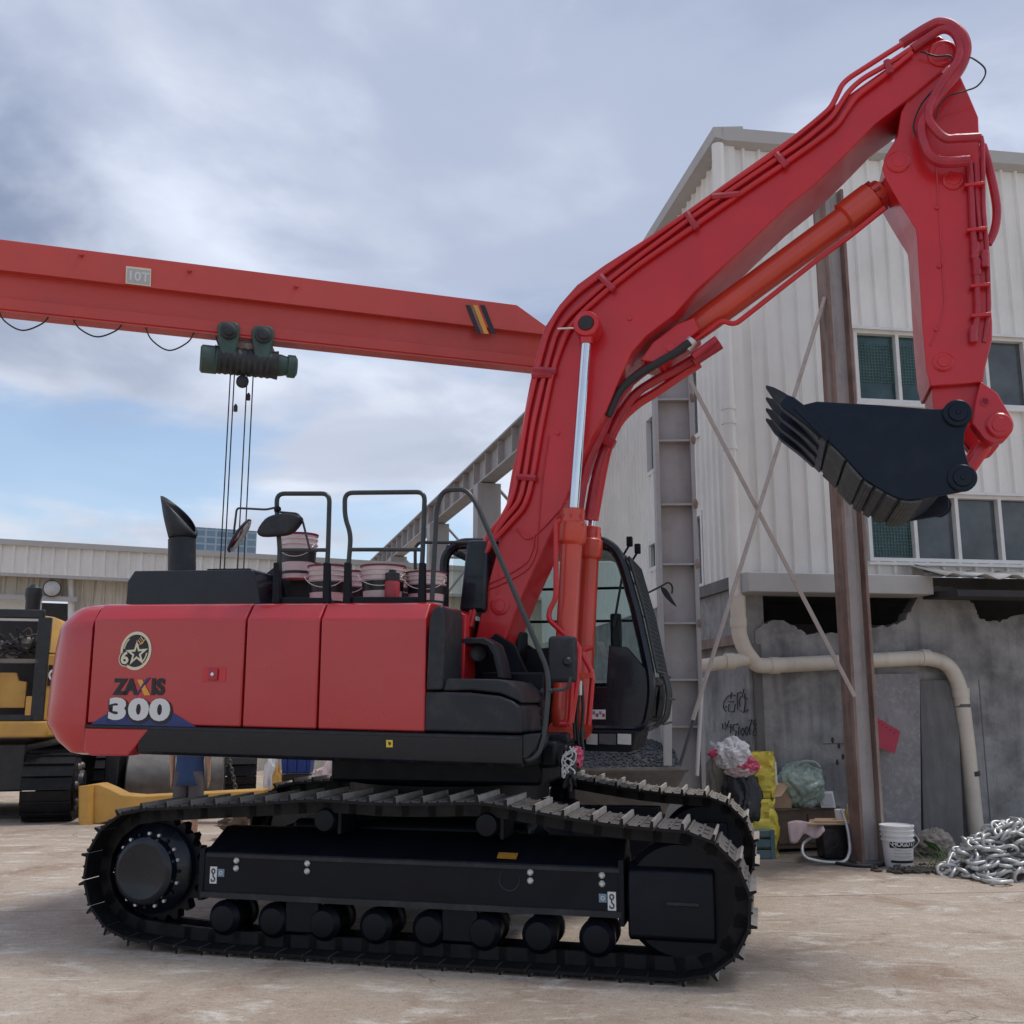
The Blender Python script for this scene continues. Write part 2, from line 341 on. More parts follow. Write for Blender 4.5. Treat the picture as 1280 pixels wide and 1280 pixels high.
def undercarriage(side):
    s = side
    def P(a, l, z): return A(a, s * l, z)
    def loftbar(name, mat, sec, a0, a1, bevel=.012):
        return MB().loft([[P(a, l, z) for l, z in sec] for a in (a0, a1)]).build(name, mat, EX, bevel=bevel)
    fr = loftbar('track_frame', 'black', [(1.50, .41), (1.50, .70), (1.20, .86), (1.08, .86), (1.08, .38), (1.46, .38)], -1.46, 1.69)
    MB().loft([[P(a, l, z) for l, z in ((1.512, .675), (1.512, .70), (1.498, .71), (1.48, .69))] for a in (-1.44, 1.67)]).build('edge_rib', 'plastic_dark', fr)
    MB().loft([[P(a, l, z) for l, z in ((1.515, .385), (1.515, .425), (1.495, .43), (1.46, .375))] for a in (-1.47, 1.68)]).build('edge_rib', 'plastic_dark', fr)
    MB().box(P(-1.50, 1.505, .36), P(-1.455, 1.1, .73)).build('end_plate', 'black', fr, bevel=.008)
    MB().box(P(1.66, 1.512, .33), P(1.70, 1.1, .76)).build('end_plate', 'black', fr, bevel=.008)
    yk = loftbar('idler_guard', 'black', [(1.49, .27), (1.49, .64), (1.475, .69), (1.40, .73), (1.12, .73), (1.12, .24), (1.44, .24)], 1.72, 2.30, .015)
    MB().box(P(1.98, 1.50, .475), P(2.20, 1.47, .50)).build('slot_lip', 'plastic_dark', yk, bevel=.006)
    # sprocket
    sp = MB()
    pts = []
    for k in range(84):
        r = .405 if (k % 4) in (1, 2) else .355
        t = 2 * math.pi * k / 84; pts.append(P(-1.95 + r * math.cos(t), 1.345, .545 + r * math.sin(t)))
    sp.prism(pts, (0, .09 * s, 0)); spo = sp.build('sprocket', 'black', EX, bevel=0)
    dv = (0, -s, 0)
    MB().lathe(P(-1.95, 1.2, .555), dv, [(0, .33), (.20, .33), (.24, .29), (.27, .25), (.335, .245), (.35, .225), (.356, .20), (.352, .19)], 40).build('hub_cover', 'black_gloss', spo)
    for k in range(20):
        t = 2 * math.pi * k / 20; c = P(-1.95 + .268 * math.cos(t), 1.462, .555 + .268 * math.sin(t))
        MB().cyl(c, c + V(dv) * .022, .013, n=6).build('bolt', 'bolt' if k % 3 else 'black', spo)
    # idler
    MB().lathe(P(2.07, 1.17, .50), dv, [(0, .36), (.05, .40), (.10, .40), (.11, .36), (.15, .36), (.16, .40), (.21, .40), (.26, .36)], 40).build('idler', 'black', EX)
    for k in range(8):
        a = -1.30 + k * .40; 
        MB().lathe(P(a, 1.10, .235), dv, [(0, .10), (.04, .125), (.09, .125), (.1, .10), (.28, .10), (.29, .125), (.34, .125), (.38, .09), (.385, .05)], 22).build('track_roller', 'black', EX)
        if k in (1, 4): MB().box(P(a + .10, 1.47, .16), P(a + .36, 1.40, .39)).build('track_guide', 'black', EX, bevel=.015)
    for a, z in ((-.52, .955), (.72, .955)):
        c = MB().lathe(P(a, 1.12, z), dv, [(0, .07), (.05, .09), (.30, .09), (.34, .075), (.345, .05)], 24).build('carrier_roller', 'black', EX)
        MB().box(P(a - .05, 1.2, .80), P(a + .05, 1.11, z)).build('bracket', 'black', c, bevel=.008)
        MB().box(P(a + .09, 1.42, z - .10), P(a + .12, 1.12, z + .06)).build('bracket', 'black', c, bevel=.004)
    if s > 0:
        for a in (-1.19, -.62, 1.05, 1.55):
            z = .655
            for q in (0, -.055): MB().lathe(P(a, 1.5, z + q), dv, [(0, .022), (.012, .022), (.024, .012)], 12).build('bolt', 'bolt', fr)
        for a, dk in ((-1.375, 1), (1.615, -1)):
            z = .545 if dk > 0 else .49
            st = MB().box(P(a - .028, 1.5, z - .06), P(a + .028, 1.506, z + .06)).build('hook_sticker', 'decal_white', fr)
            hk = [P(a + .013 * math.cos(t), 1.508, z + .028 + .016 * math.sin(t)) for t in [2 * math.pi * i / 12 for i in range(12)]]
            MB().tube(hk, .0045, 6, closed=True).build('hook_mark', 'ink', st)
            MB().tube(spline([P(a + x, 1.508, z + y) for x, y in ((0, .012), (0, -.008), (.014, -.024), (.008, -.042), (-.010, -.042), (-.014, -.028))], 4), .0045, 6).build('hook_mark', 'ink', st)
            b0 = a + dk * .062
            sq = MB().box(P(b0 - .026, 1.5, z - .01), P(b0 + .026, 1.505, z + .045)).build('square_sticker', 'decal_teal', fr)
            MB().tube([P(b0 + .012 * math.cos(t), 1.507, z + .017 + .012 * math.sin(t)) for t in [2 * math.pi * i / 10 for i in range(10)]], .003, 5, closed=True).build('ring_mark', 'decal_white', sq)
        MB().add(MP([(620, 1081), (646, 1083), (646, 1075), (622, 1074)], 1.44), [(0, 1, 2, 3)])
        p = [P(.80, 1.46, .733), P(.94, 1.46, .731), P(.94, 1.405, .76), P(.80, 1.405, .762)]
        MB().prism(p, (0, -.004, .006)).build('amber_sticker', 'decal_amber', fr)
        MB().lathe(P(.90, 1.497, .60), dv, [(0, .075), (.008, .075), (.006, .07), (-.02, .06)], 20).build('access_hole', 'ink', fr)
undercarriage(1); undercarriage(-1)
# centre frame and slewing ring
MB().box(A(-.95, 1.1, .50), A(.95, -1.1, .92)).build('centre_frame', 'black', EX, bevel=.05)
for sx in (-1, 1):
    for s in (-1, 1):
        MB().loft([[A(sx * .5 + x, s * .4, z) for x, z in ((-.28, .45), (.28, .45), (.28, .98), (-.28, .98))], [A(sx * 1.0 + x, s * 1.15, z) for x, z in ((-.2, .45), (.2, .45), (.2, .80), (-.2, .80))]]).build('frame_leg', 'black', EX, bevel=.02)
MB().lathe(A(0, 0, .9), (0, 0, 1), [(0, .78), (.12, .78), (.13, .86), (.26, .86), (.27, .74), (.5, .74)], 48).build('slewing_ring', 'black', EX)
# ---- upper structure
def ZS(a): return -.0177 * a
def band(name, mat, sec, a0, a1, parent=EX, bevel=.012, seg=3):
    return MB().loft([[A(a, l, z + ZS(a)) for l, z in sec] for a in (a0, a1)]).build(name, mat, parent, bevel=bevel, seg=seg)
dk = band('deck', 'black', [(1.44, 1.39), (1.49, 1.57), (-1.45, 1.57), (-1.45, 1.40), (-.9, 1.37), (.9, 1.37)], -2.52, 1.02)
MB().box(A(1.0, .95, 1.32), A(1.13, .15, 1.52)).build('front_beam', 'black', dk, bevel=.03)
MB().loft([[A(a, l, z) for a, l in ((-.75, -.85), (1.0, -.85), (1.0, .85), (-.75, .85))] for z in (1.18, 1.40)]).build('turntable_frame', 'black', dk, bevel=.03)
sec = [(1.50, 1.605), (1.50, 2.425), (1.475, 2.455), (1.40, 2.548), (1.36, 2.56), (.15, 2.575), (.15, 1.605)]
for a0, a1 in ((-2.556, -1.216), (-1.200, -.592), (-.578, .262)):
    hp = band('hood_panel', 'hood_red', sec, a0, a1, bevel=.014)
    if a0 < -2:
        c = ML(268, 843, 1.50); MB().box(c + V(-.10, .0, -.055), c + V(.10, -.004, .055)).build('latch_recess', 'red', hp, bevel=.003)
        MB().box(c + V(-.045, -.003, -.045), c + V(.035, -.02, .045)).build('latch', 'hose_red', hp, bevel=.006)
        MB().lathe(c + V(-.005, -.02, .0), (0, -1, 0), [(0, .014), (.006, .014), (.008, .009)], 14).build('lock_cylinder', 'chrome', hp)
MB().loft([[A(a, l, z + ZS(a)) for l, z in ((1.45, 1.60), (1.45, 2.40), (1.36, 2.52), (-1.40, 2.52), (-1.40, 1.60))] for a in (-2.57, .255)]).build('engine_bay', 'black', EX)
band('left_hood', 'hood_red', [(-.9, 1.62), (-.9, 2.56), (-1.36, 2.55), (-1.47, 2.42), (-1.47, 1.62)], -2.556, -.35)
# counterweight
def cwring(z, i, il=None):
    il = i if il is None else il
    o = []
    n = 40
    for k in range(n + 1):
        t = math.pi * k / n; c, s = math.cos(t), math.sin(t)
        o.append(A(-2.572 - max(.02, (.70 - i)) * abs(s) ** .62, math.copysign(abs(c) ** .62, c) * (1.5 - il), z - ZS(0) + .046))
    return o
MB().loft([cwring(*k) for k in ((1.352, .40, .12), (1.37, .32, .06), (1.46, .16, .012), (1.575, .03, .0), (1.60, .008, 0), (1.66, 0), (1.95, .015, 0), (2.2, .05, 0), (2.36, .09, .0), (2.405, .115, .012), (2.50, .19, .075), (2.54, .25, .13), (2.562, .34, .22), (2.57, .5, .42))]).build('counterweight', 'hood_red', EX, smooth=25)
# skirt under the hood
sk = band('skirt', 'black_gloss', [(1.505, 1.402), (1.515, 1.44), (1.515, 1.575), (1.50, 1.592), (1.30, 1.592), (1.30, 1.375), (1.47, 1.375)], -2.08, .995, bevel=.008)
MB().loft([[A(a, l, z + ZS(a)) for l, z in ((1.523, 1.572), (1.523, 1.59), (1.50, 1.598), (1.49, 1.575))] for a in (-2.56, .99)]).build('trim_strip', 'plastic_dark', sk)
q = [(-2.558, 1.575), (-1.985, 1.568), (-2.16, 1.36), (-2.50, 1.36), (-2.558, 1.40)]
MB().prism([A(a, 1.518, z + .04) for a, z in q], (0, .30, 0)).build('skirt_corner', 'hood_red', EX, bevel=.012)
MB().prism(MP([(483, 925), (491, 925), (491, 934), (483, 934)], 1.517), (0, -.004, 0)).build('warning_label', 'yellow_label', sk)
MB().prism(MP([(485, 927), (489, 928), (488, 932), (486, 931)], 1.521), (0, -.002, 0)).build('warning_mark', 'ink', sk)
MB().prism(MP([(652, 918), (676, 917), (671, 935), (660, 948), (649, 951)], 1.49), (0, .35, 0)).build('skirt_nose', 'black_gloss', sk, bevel=.012)
# tool box with lid
tb = plate('tool_box', 'plastic_dark', [(531, 864), (590, 866), (625, 870), (640, 876), (651, 884), (652.5, 917), (529.5, 914.5)], 1.50, .66, bevel=.022, seg=3)
plate('tool_box_lid', 'plastic_dark', [(553, 864), (555, 851), (560, 848), (622, 849), (636, 852), (645, 860), (650, 873), (652, 879), (640, 873), (625, 867), (590, 863)], 1.47, .70, tb, bevel=.018, seg=3)
for k in range(3): MB().box(A(.985, .86, 1.63 + k * .075), A(1.006, .76, 1.68 + k * .075)).build('vent_slot', 'ink', tb)
plate('hood_end_cap', 'plastic_dark', [(532, 863), (536, 776), (540, 762), (546, 756.5), (553, 757), (555, 770), (553, 862)], 1.505, .86, bevel=.03, seg=4)
plate('bay_wall', 'red', [(554, 757), (582, 768), (580, 850), (554, 850)], 1.02, .90, bevel=.006)
gd = plate('guard', 'plastic_dark', [(566, 797), (605, 797), (617, 804), (623, 820), (629, 848), (622, 848), (615, 818), (609, 808), (600, 805), (566, 806)], 1.02, .72, bevel=.01)
p = ML(599, 817, .94); MB().lathe(p, (0, -1, 0), [(-.12, .05), (0, .062), (.03, .066), (.04, .06), (.03, .05), (.02, .015)], 22).build('lamp', 'rubber', gd)
MB().box(A(.45, .68, 1.55), A(.98, .48, 2.05)).build('bay_floor', 'black', EX, bevel=.02)
MB().prism(MP([(583, 675), (611, 674), (607, 765), (573, 765)], .36), (0, .75, 0)).build('air_tank', 'black_gloss', EX, bevel=.035, seg=3)
MB().box(A(-.25, -.1, 1.6), A(.60, -.44, 2.45)).build('tank_body', 'black', EX, bevel=.03)
for s in (-1, 1): MB().prism([A(a, s * .42 + .03, z) for a, z in ((.28, 1.5), (.95, 1.5), (.86, 1.9), (.68, 2.28), (.52, 2.38), (.40, 2.28), (.32, 1.95))], (0, .06, 0)).build('boom_bracket', 'black', EX, bevel=.01)
MB().box(A(.72, .60, 1.5), A(1.16, -.20, 1.575)).build('swing_deck', 'plastic_dark', EX, bevel=.02)
MB().prism(MP([(657, 812), (690, 809), (690, 858), (654, 855)], -.05), (0, .2, 0)).build('control_box', 'black', EX, bevel=.012)
# black upper engine cover, exhaust
plate('engine_cover', 'black_gloss', [(157, 757), (159, 727), (168, 713.5), (315, 712), (321, 727), (326, 757)], 1.05, -.55, bevel=.01)
plate('engine_cover', 'plastic_dark', [(318, 757), (325, 722), (352, 701), (392, 701), (400, 757)], .55, -.4, bevel=.012)
MB().prism(MP([(259, 711), (312, 710.5), (316, 713.5), (259, 714)], .6), (0, .3, 0)).build('cover_flap', 'black', EX)
e0 = ML(227.5, 716, .35); e1 = ML(227.5, 674, .35)
ex = MB().tube([e0, e1], .125, 28).build('exhaust_stack', 'plastic_dark', EX)
tip = MB(); tp = ML(206, 640, .35); ringa = []; s0 = e1 + V(0, 0, .01)
rings = []
for k in range(9):
    t = k / 8; ring_ = []
    for i in range(32):
        th = 2 * math.pi * i / 32; cx_ = math.cos(th); r_ = .122 + .02 * math.sin(math.pi * t)
        h = t * (.05 + .36 * ((1 - cx_) / 2) ** .72)
        ring_.append(s0 + V(r_ * cx_ - .085 * t * (1 - cx_) * (.35 + .35 * t) , r_ * math.sin(th), h))
    rings.append(ring_)
tip.loft(rings, caps=False); to = tip.build('exhaust_tip', 'plastic_dark', ex)
to.modifiers.new('Solidify', 'SOLIDIFY').thickness = .008
# ---- hand rails
def rail(pts, l, r=.019, parent=EX, fil=.07, name='rail_tube'):
    return MB().tube(fillet(MP(pts, l) if not isinstance(l, list) else [ML(x, y, q) for (x, y), q in zip(pts, l)], fil, 6), r, 10).build(name, 'rail_paint', parent)
ra = rail([(343, 752), (350, 690), (346, 640), (346, 617), (412, 617), (410, 690), (406, 752)], 1.28, name='hand_rail')
rail([(351, 687.5), (409, 687.5)], 1.28, .016, ra)
for x in (344.5, 407): MB().prism(MP([(x - 4.5, 754), (x - 3, 703), (x + 4, 703), (x + 4.5, 754)], 1.30), (0, .05, 0)).build('rail_foot', 'black', ra, bevel=.006)
MB().prism(MP([(340, 747), (412, 747), (412, 756), (340, 756)], 1.27), (0, .05, 0)).build('rail_base', 'black', ra, bevel=.006)
rb = rail([(432, 752), (437, 690), (438.5, 668), (431, 646), (431, 616), (531, 615), (528, 700), (525, 752)], 1.28, name='hand_rail')
rail([(437, 687), (528, 687)], 1.28, .016, rb)
for x in (433, 526.5): MB().prism(MP([(x - 5, 754), (x - 3, 703), (x + 4, 703), (x + 4.5, 754)], 1.30), (0, .05, 0)).build('rail_foot', 'black', rb, bevel=.006)
MB().prism(MP([(428, 746), (531, 746), (531, 756), (428, 756)], 1.27), (0, .05, 0)).build('rail_base', 'black', rb, bevel=.006)
pts = [(540, 750), (546, 634), (553, 613), (583, 611), (596, 630), (684, 836), (686, 860), (681, 915), (673, 943), (660, 951), (649, 944)]
rc = rail(pts, [1.28, 1.28, 1.28, 1.30, 1.32, 1.42, 1.44, 1.45, 1.46, 1.46, 1.46], .019, fil=.12, name='hand_rail')
rail([(528, 678), (592, 678)], .3, .015, rc); rail([(519, 712), (519, 684), (524, 678), (590, 678)], .1, .015, rc, .04)
# mirrors
mr_ = rail([(346, 634), (333, 637), (296, 635), (292, 668)], 1.28, .009, name='mirror_arm', fil=.03)
c = ML(300, 670, 1.28); ax = V(.80, .30, -.52).normalized()
MB().lathe(c, ax, [(-.025, .11), (-.014, .155), (.0, .16), (.004, .152)], 30).build('round_mirror', 'plastic_dark', mr_)
MB().lathe(c + ax * .005, ax, [(0, .148), (.004, .14)], 30).build('mirror_glass', 'chrome', mr_)
MB().blob(ML(347, 637, 1.28), .03, 3, .2).build('clamp', 'black', mr_)
mm = rail([(349, 640), (372, 642), (378, 650), (387, 686)], 1.30, .009, name='mirror_arm', fil=.03)
poly = spline(MP([(320, 668), (330, 648), (350, 641), (370, 643), (374, 650), (362, 665), (345, 669)], 1.36), 4, True)
MB().prism(poly, (0, .09, .0)).build('mirror_shell', 'plastic_dark', mm, bevel=.025, seg=3)
pm_ = ML(703, 824, 1.22)
mh = MB().box(pm_ + V(-.10, -.05, -.17), pm_ + V(.10, .09, .17)).build('front_mirror', 'plastic_dark', EX, bevel=.03, seg=3)
MB().lathe(pm_ + V(.05, -.05, -.02), (0, -1, 0), [(0, .035), (.02, .035), (.04, .02)], 16).build('pivot_knob', 'plastic_dark', mh)
rail([(686, 863), (706, 862), (712, 856), (713, 846)], 1.42, .012, mh, .03, 'mirror_arm')
for x in (678, 688): MB().blob(ML(x, 864, 1.44), .02, 2, .1, nu=10, nv=8).build('rail_clamp', 'plastic_dark', rc)
# ---- boom
BO = [(594, 800), (606, 743), (621, 690), (631, 640), (640, 588), (652, 533), (662, 480), (670.5, 444), (680.6, 409), (699, 381), (721, 356), (754, 332), (800, 302.5), (853, 268), (901.6, 232), (972.6, 182), (1020, 148), (1071, 111), (1115, 80), (1142, 61), (1160, 49), (1174, 44), (1184, 51), (1189, 63), (1187, 79), (1178, 88),
      (1140, 120), (1095, 154), (1060, 190), (1020, 229), (983, 259), (930, 310), (869, 363), (843, 393), (808.6, 419), (790, 440), (780, 462), (770, 484), (758, 513), (729, 567), (708, 622), (694, 656), (655, 740), (631, 798), (628, 818), (618, 832), (603, 830), (593, 815)]
bo = plate('boom', 'red', BO, .30, -.28, bevel=.010)
def ring(name, x, y, l, r, h, parent, mat='red'):
    c = ML(x, y, l); return MB().lathe(c, (0, -1, 0), [(0, r), (h * .6, r), (h, r - .014), (h, r * .62), (h + .006, r * .56), (h + .006, .001)], 32).build(name, mat, parent)
ring('pin_boss', 625, 757, .295, .085, .016, bo)
ring('pin_boss', 1178, 68, .295, .12, .03, bo)
for x, y in ((787, 398), (697, 541)): MB().lathe(ML(x, y, .30), (0, -1, 0), [(0, .022), (.012, .022), (.016, .012)], 14).build('bolt_boss', 'red', bo)
PA = [(588, 783), (598, 743), (604, 697), (611, 683), (620, 673), (654.5, 635), (661, 618), (666.5, 592), (676.6, 533), (689, 472), (697, 444), (709, 415), (725, 393), (762, 360), (800, 330), (867, 283.6), (924, 243), (979, 206), (1019, 178), (1046, 157), (1057, 140), (1069, 122), (1101, 98), (1140, 66)]
PB = [(586, 776), (598, 730), (606, 690), (625, 656), (650, 626), (655, 604), (666, 533), (682.7, 460), (695, 417), (709, 397), (754, 356), (800, 320), (857, 277.5), (918, 235), (966.6, 202), (1003, 178), (1020, 164), (1040, 147), (1050.5, 130), (1060.6, 114), (1077, 99), (1109, 81), (1140, 60)]
PC = [(590, 765), (602, 690), (610, 668), (628, 648), (641, 622), (648, 588), (660, 513), (674.5, 452), (685, 415), (699, 389), (721, 366.6), (762, 336), (800, 308), (855, 270), (889, 246), (968.6, 192), (1020, 151), (1038, 135), (1044, 124), (1052.5, 105.5), (1062, 97), (1113.5, 64), (1128, 55)]
def mline(name, pts, l, r, mat, parent, fil=.10, n=8): return MB().tube(fillet(MP(pts, l) if not isinstance(l, list) else [ML(x, y, q) for (x, y), q in zip(pts, l)], fil, 4), r, n).build(name, mat, parent)
for pt, l in ((PA, .335), (PB, .333), (PC, .331)): mline('pipe', pt, l, .0245, 'red', bo)
def clampbar(x0, y0, x1, y1, l=.35):
    MB().tube(MP([(x0, y0), (x1, y1)], l), .03, 6).build('pipe_clamp', 'hose_red', bo)
for c_ in ((667, 462, 695, 464), (647, 596, 670, 598), (665, 469, 690, 469), (750, 345, 767, 362), (858, 266, 871, 286), (970, 192, 983, 208), (890, 246, 924, 243), (1108, 76, 1113, 92)): clampbar(*c_)
# flexible hoses over the boom tip
HC = [(1127, 55), (1145, 43), (1162, 33), (1174, 28.5), (1188.6, 32), (1203, 45), (1207.5, 63), (1199, 87), (1178, 113), (1162, 137), (1152, 160), (1158, 187), (1168, 199), (1182.5, 203), (1212, 201)]
MB().tube(spline([ML(x, y, .30 + .10 * min(1, i / 5)) for i, (x, y) in enumerate(HC)], 6), .045, 10).build('hose', 'hose_red', bo)
HD = [(1140, 61), (1160, 47), (1178, 37), (1192, 41), (1200, 58), (1196, 78), (1180, 100), (1166, 124), (1160, 146), (1170, 163), (1182.5, 173), (1197, 173), (1226, 171.5)]
MB().tube(spline([ML(x, y, .33 + .10 * min(1, i / 5)) for i, (x, y) in enumerate(HD)], 6), .036, 10).build('hose', 'hose_red', bo)
MB().tube(spline(MP([(1206, 70), (1216, 73), (1230, 84), (1231, 95), (1221, 108), (1205, 114), (1186, 120), (1174, 133), (1170, 148)], .42), 6), .007, 6).build('cable', 'rubber', bo)
MB().tube(spline(MP([(1150, 64), (1170, 70), (1188, 70), (1189, 82), (1174, 104), (1152, 130), (1142, 156), (1146, 172)], .36), 6), .008, 6).build('cable', 'rubber', bo)
# lines under the boom bend
for pts, l, r, mt in (([(716, 690), (731, 590), (751, 543), (763, 515), (778, 488), (800, 467), (826, 450), (862, 431)], .10, .045, 'hose_red'),
                      ([(735, 650), (746, 590), (766, 537), (790, 497), (815, 478), (843, 463), (872, 445)], -.05, .04, 'hose_red'),
                      ([(742, 650), (757, 570), (772, 530), (795, 506), (820, 490), (848, 471), (874, 454)], -.18, .045, 'red'),
                      ([(760, 520), (775, 489), (794, 471), (820, 455), (846, 440), (862, 428)], .24, .035, 'rubber')):
    MB().tube(spline([ML(x, y, l) for x, y in pts], 6), r, 10).build('hose', mt, bo)
MB().tube(MP([(857, 436), (866, 425)], .20), .05, 14).build('hose_fitting', 'bolt', bo)
MB().tube(MP([(866, 452), (900, 430)], .02), .05, 12).build('pipe', 'hose_red', bo)
MB().tube(MP([(866, 446), (896, 424)], .16), .035, 12).build('pipe', 'hose_red', bo)
for x0, y0, x1, y1 in ((745, 541, 762, 550), (752, 548, 768, 556)): MB().tube(MP([(x0, y0), (x1, y1)], .05), .045, 6).build('pipe_clamp', 'hose_red', bo)
for pts in ([(646, 661), (653, 671), (663, 673), (680, 659), (708, 628)], [(608, 738), (635.6, 726), (660, 710.6), (670, 690), (671.7, 669)], [(611, 730), (632, 720), (657, 704), (666, 686), (668, 668)], [(686, 545), (678, 600), (672, 668)]):
    MB().tube(spline(MP(pts, .308), 5), .0065, 6).build('grease_line', 'red', bo)
# ---- boom cylinders
for s in (1, -1):
    l = .46 * s
    pin = A(1.335, l, 5.0); c0 = A(1.075, l, 1.62); ctop = A(1.192, l, 3.36) if s > 0 else A(1.185, l, 3.36)
    dz = (ctop - c0).normalized()
    cy = MB().lathe(c0, dz, [(0, .088), (.02, .094), (.16, .094), (.17, .088), (1.48, .088), (1.50, .112), (1.515, .117), (1.66, .117), (1.675, .10), (1.70, .096), (1.78, .096), (1.79, .07)], 28).build('boom_cylinder', 'red_orange', EX)
    MB().cyl(c0 + dz * 1.7, pin, .043, n=20).build('piston_rod', 'chrome', cy)
    ey = MB().lathe(A(1.335, .30 * s, 5.0), (0, -s, 0), [(0, .10), (.05, .115), (.22, .115), (.235, .105), (.24, .07), (.225, .06)], 28).build('rod_eye', 'red', cy)
    MB().lathe(pin - dz * .16, dz, [(0, .055), (.1, .06), (.16, .085)], 18).build('rod_collar', 'red', cy)
    if s > 0:
        MB().lathe(A(1.335, .545, 5.0), (0, -1, 0), [(0, .062), (.004, .062), (.006, .04)], 20).build('pin_cap', 'rubber', ey)
        MB().tube(MP([(697, 411), (720, 410)], .5), .008, 6).build('grease_nipple', 'bolt', ey)
    for k in range(8):
        t = 2 * math.pi * k / 8; a_, b_ = frame(dz); c = c0 + dz * 1.70 + (a_ * math.cos(t) + b_ * math.sin(t)) * .09
        MB().cyl(c, c + dz * .03, .012, n=6).build('bolt', 'hose_red', cy)
    MB().lathe(A(1.075, l - .07, 1.58), (0, -1, 0), [(0, .10), (.14, .10)], 24).build('cylinder_foot', 'red_orange', cy)
cy1 = bpy.data.objects['boom_cylinder']
for pts, l in (([(701, 651), (695, 653), (695, 748), (687, 762), (685.5, 774), (711, 798), (724, 807), (722, 850), (714, 903)], .60), ([(741, 809), (729, 812), (728, 818), (741, 842), (735.6, 906)], .42), ([(716, 848), (712, 905), (700, 905)], .62)):
    mline('cylinder_pipe', pts, l, .022, 'red', cy1, .06)
for pts in ([(722, 852), (723, 870), (721, 900), (724, 932)], [(727, 856), (729, 885), (727, 915), (729, 940)], [(719, 856), (717, 885), (719, 925)]):
    MB().tube(spline(MP(pts, .52), 5), .014, 8).build('hydraulic_hose', 'rubber', cy1)
for x in (720, 725): MB().tube(MP([(x, 851), (x, 869)], .53), .018, 10).build('hose_fitting', 'bolt', cy1)
MB().box(ML(714, 841, .60), ML(742, 848, .42)).build('pipe_clamp', 'red_orange', cy1)
# ---- arm
AR = [(1165, 88), (1201, 95), (1212, 120), (1223, 146), (1225, 193), (1229, 270), (1234.5, 333), (1240.5, 402), (1240.5, 424), (1231.6, 460), (1229, 478), (1163, 483), (1158, 463), (1153, 407), (1146.5, 300), (1145, 286), (1123.6, 252), (1107, 223), (1103, 209), (1107, 194), (1122, 170), (1126, 140), (1140, 112)]
ar = plate('arm', 'red', AR, .26, -.26, bevel=.010)
plate('arm_nose', 'red', [(1164, 478), (1227, 474), (1222, 500), (1216, 522), (1207, 536), (1190, 540), (1175, 532), (1167, 510)], .20, -.20, ar, bevel=.012)
for x, y, r in ((1123, 203, .095), (1192, 226, .085), (1179, 453, .08)): ring('pin_boss', x, y, .255, r, .025, ar)
for pts, l, r in (([(1211, 201), (1213, 218), (1216, 287), (1221, 350), (1222, 392), (1216, 425)], .30, .024), ([(1226, 171), (1228, 180), (1229, 260), (1234, 320), (1236, 385), (1230, 428)], .26, .02), ([(1219, 203), (1221, 250), (1226, 300)], .28, .016)):
    mline('arm_pipe', pts, l, r, 'hose_red', ar, .05, 10)
for x, y in ((1217, 288), (1221, 358), (1222, 395), (1214, 232)): MB().box(ML(x - 8, y - 3, .33), ML(x + 15, y + 3, .26)).build('pipe_clamp', 'red', ar, bevel=.003)
for x, y, h in ((1219, 312, 12), (1221, 330, 14), (1231, 322, 12), (1217, 420, 8)): MB().lathe(ML(x, y + h, .30), ML(x, y - h, .30) - ML(x, y + h, .30), [(0, .028), (.03, .036), (.06, .03), (.1, .037), (.14, .028)], 14).build('pipe_joint', 'hose_red', ar)
MB().tube(spline(MP([(1228, 182), (1235, 205), (1243, 240), (1246, 265), (1243, 288), (1235, 305)], .10), 6), .035, 10).build('hose', 'hose_red', ar)
MB().tube(fillet(MP([(1170, 205), (1172, 235), (1178, 330), (1181, 385), (1172, 412), (1163, 432)], .265), .1), .006, 6).build('grease_line', 'red', ar)
for x, y in ((1171, 260), (1174, 333), (1170, 412)): MB().lathe(ML(x, y, .26), (0, -1, 0), [(0, .018), (.014, .018), (.02, .01)], 12).build('line_clip', 'red', ar)
# arm cylinder under the boom
b0, b1 = ML(862, 416, 0), ML(1104, 239, 0); dx = (b1 - b0).normalized(); Ln = (b1 - b0).length
ac = MB().lathe(b0, dx, [(-.1, .06), (0, .10), (.04, .115), (.3, .12), (Ln - .42, .12), (Ln - .40, .15), (Ln - .12, .155), (Ln - .10, .13), (Ln - .02, .125), (Ln + .03, .06)], 30).build('arm_cylinder', 'red_orange', EX)
for k in range(10):
    t = 2 * math.pi * k / 10; a_, b_ = frame(dx); c = b1 - dx * .10 + (a_ * math.cos(t) + b_ * math.sin(t)) * .135
    MB().cyl(c, c + dx * .05, .014, n=6).build('bolt', 'hose_red', ac)
mline('cylinder_pipe', [(866, 426), (884, 414), (901.6, 400), (918, 406), (935, 393), (1025, 322), (1060, 297), (1106, 260)], .12, .024, 'red', ac, .05)
MB().prism(MP([(828, 455), (850, 432), (874, 412), (868, 396), (845, 405), (815, 428), (800, 450)], .20), (0, .40, 0)).build('cylinder_bracket', 'red', ac, bevel=.012)
ring('pin_boss', 838, 435, .20, .07, .012, ac)
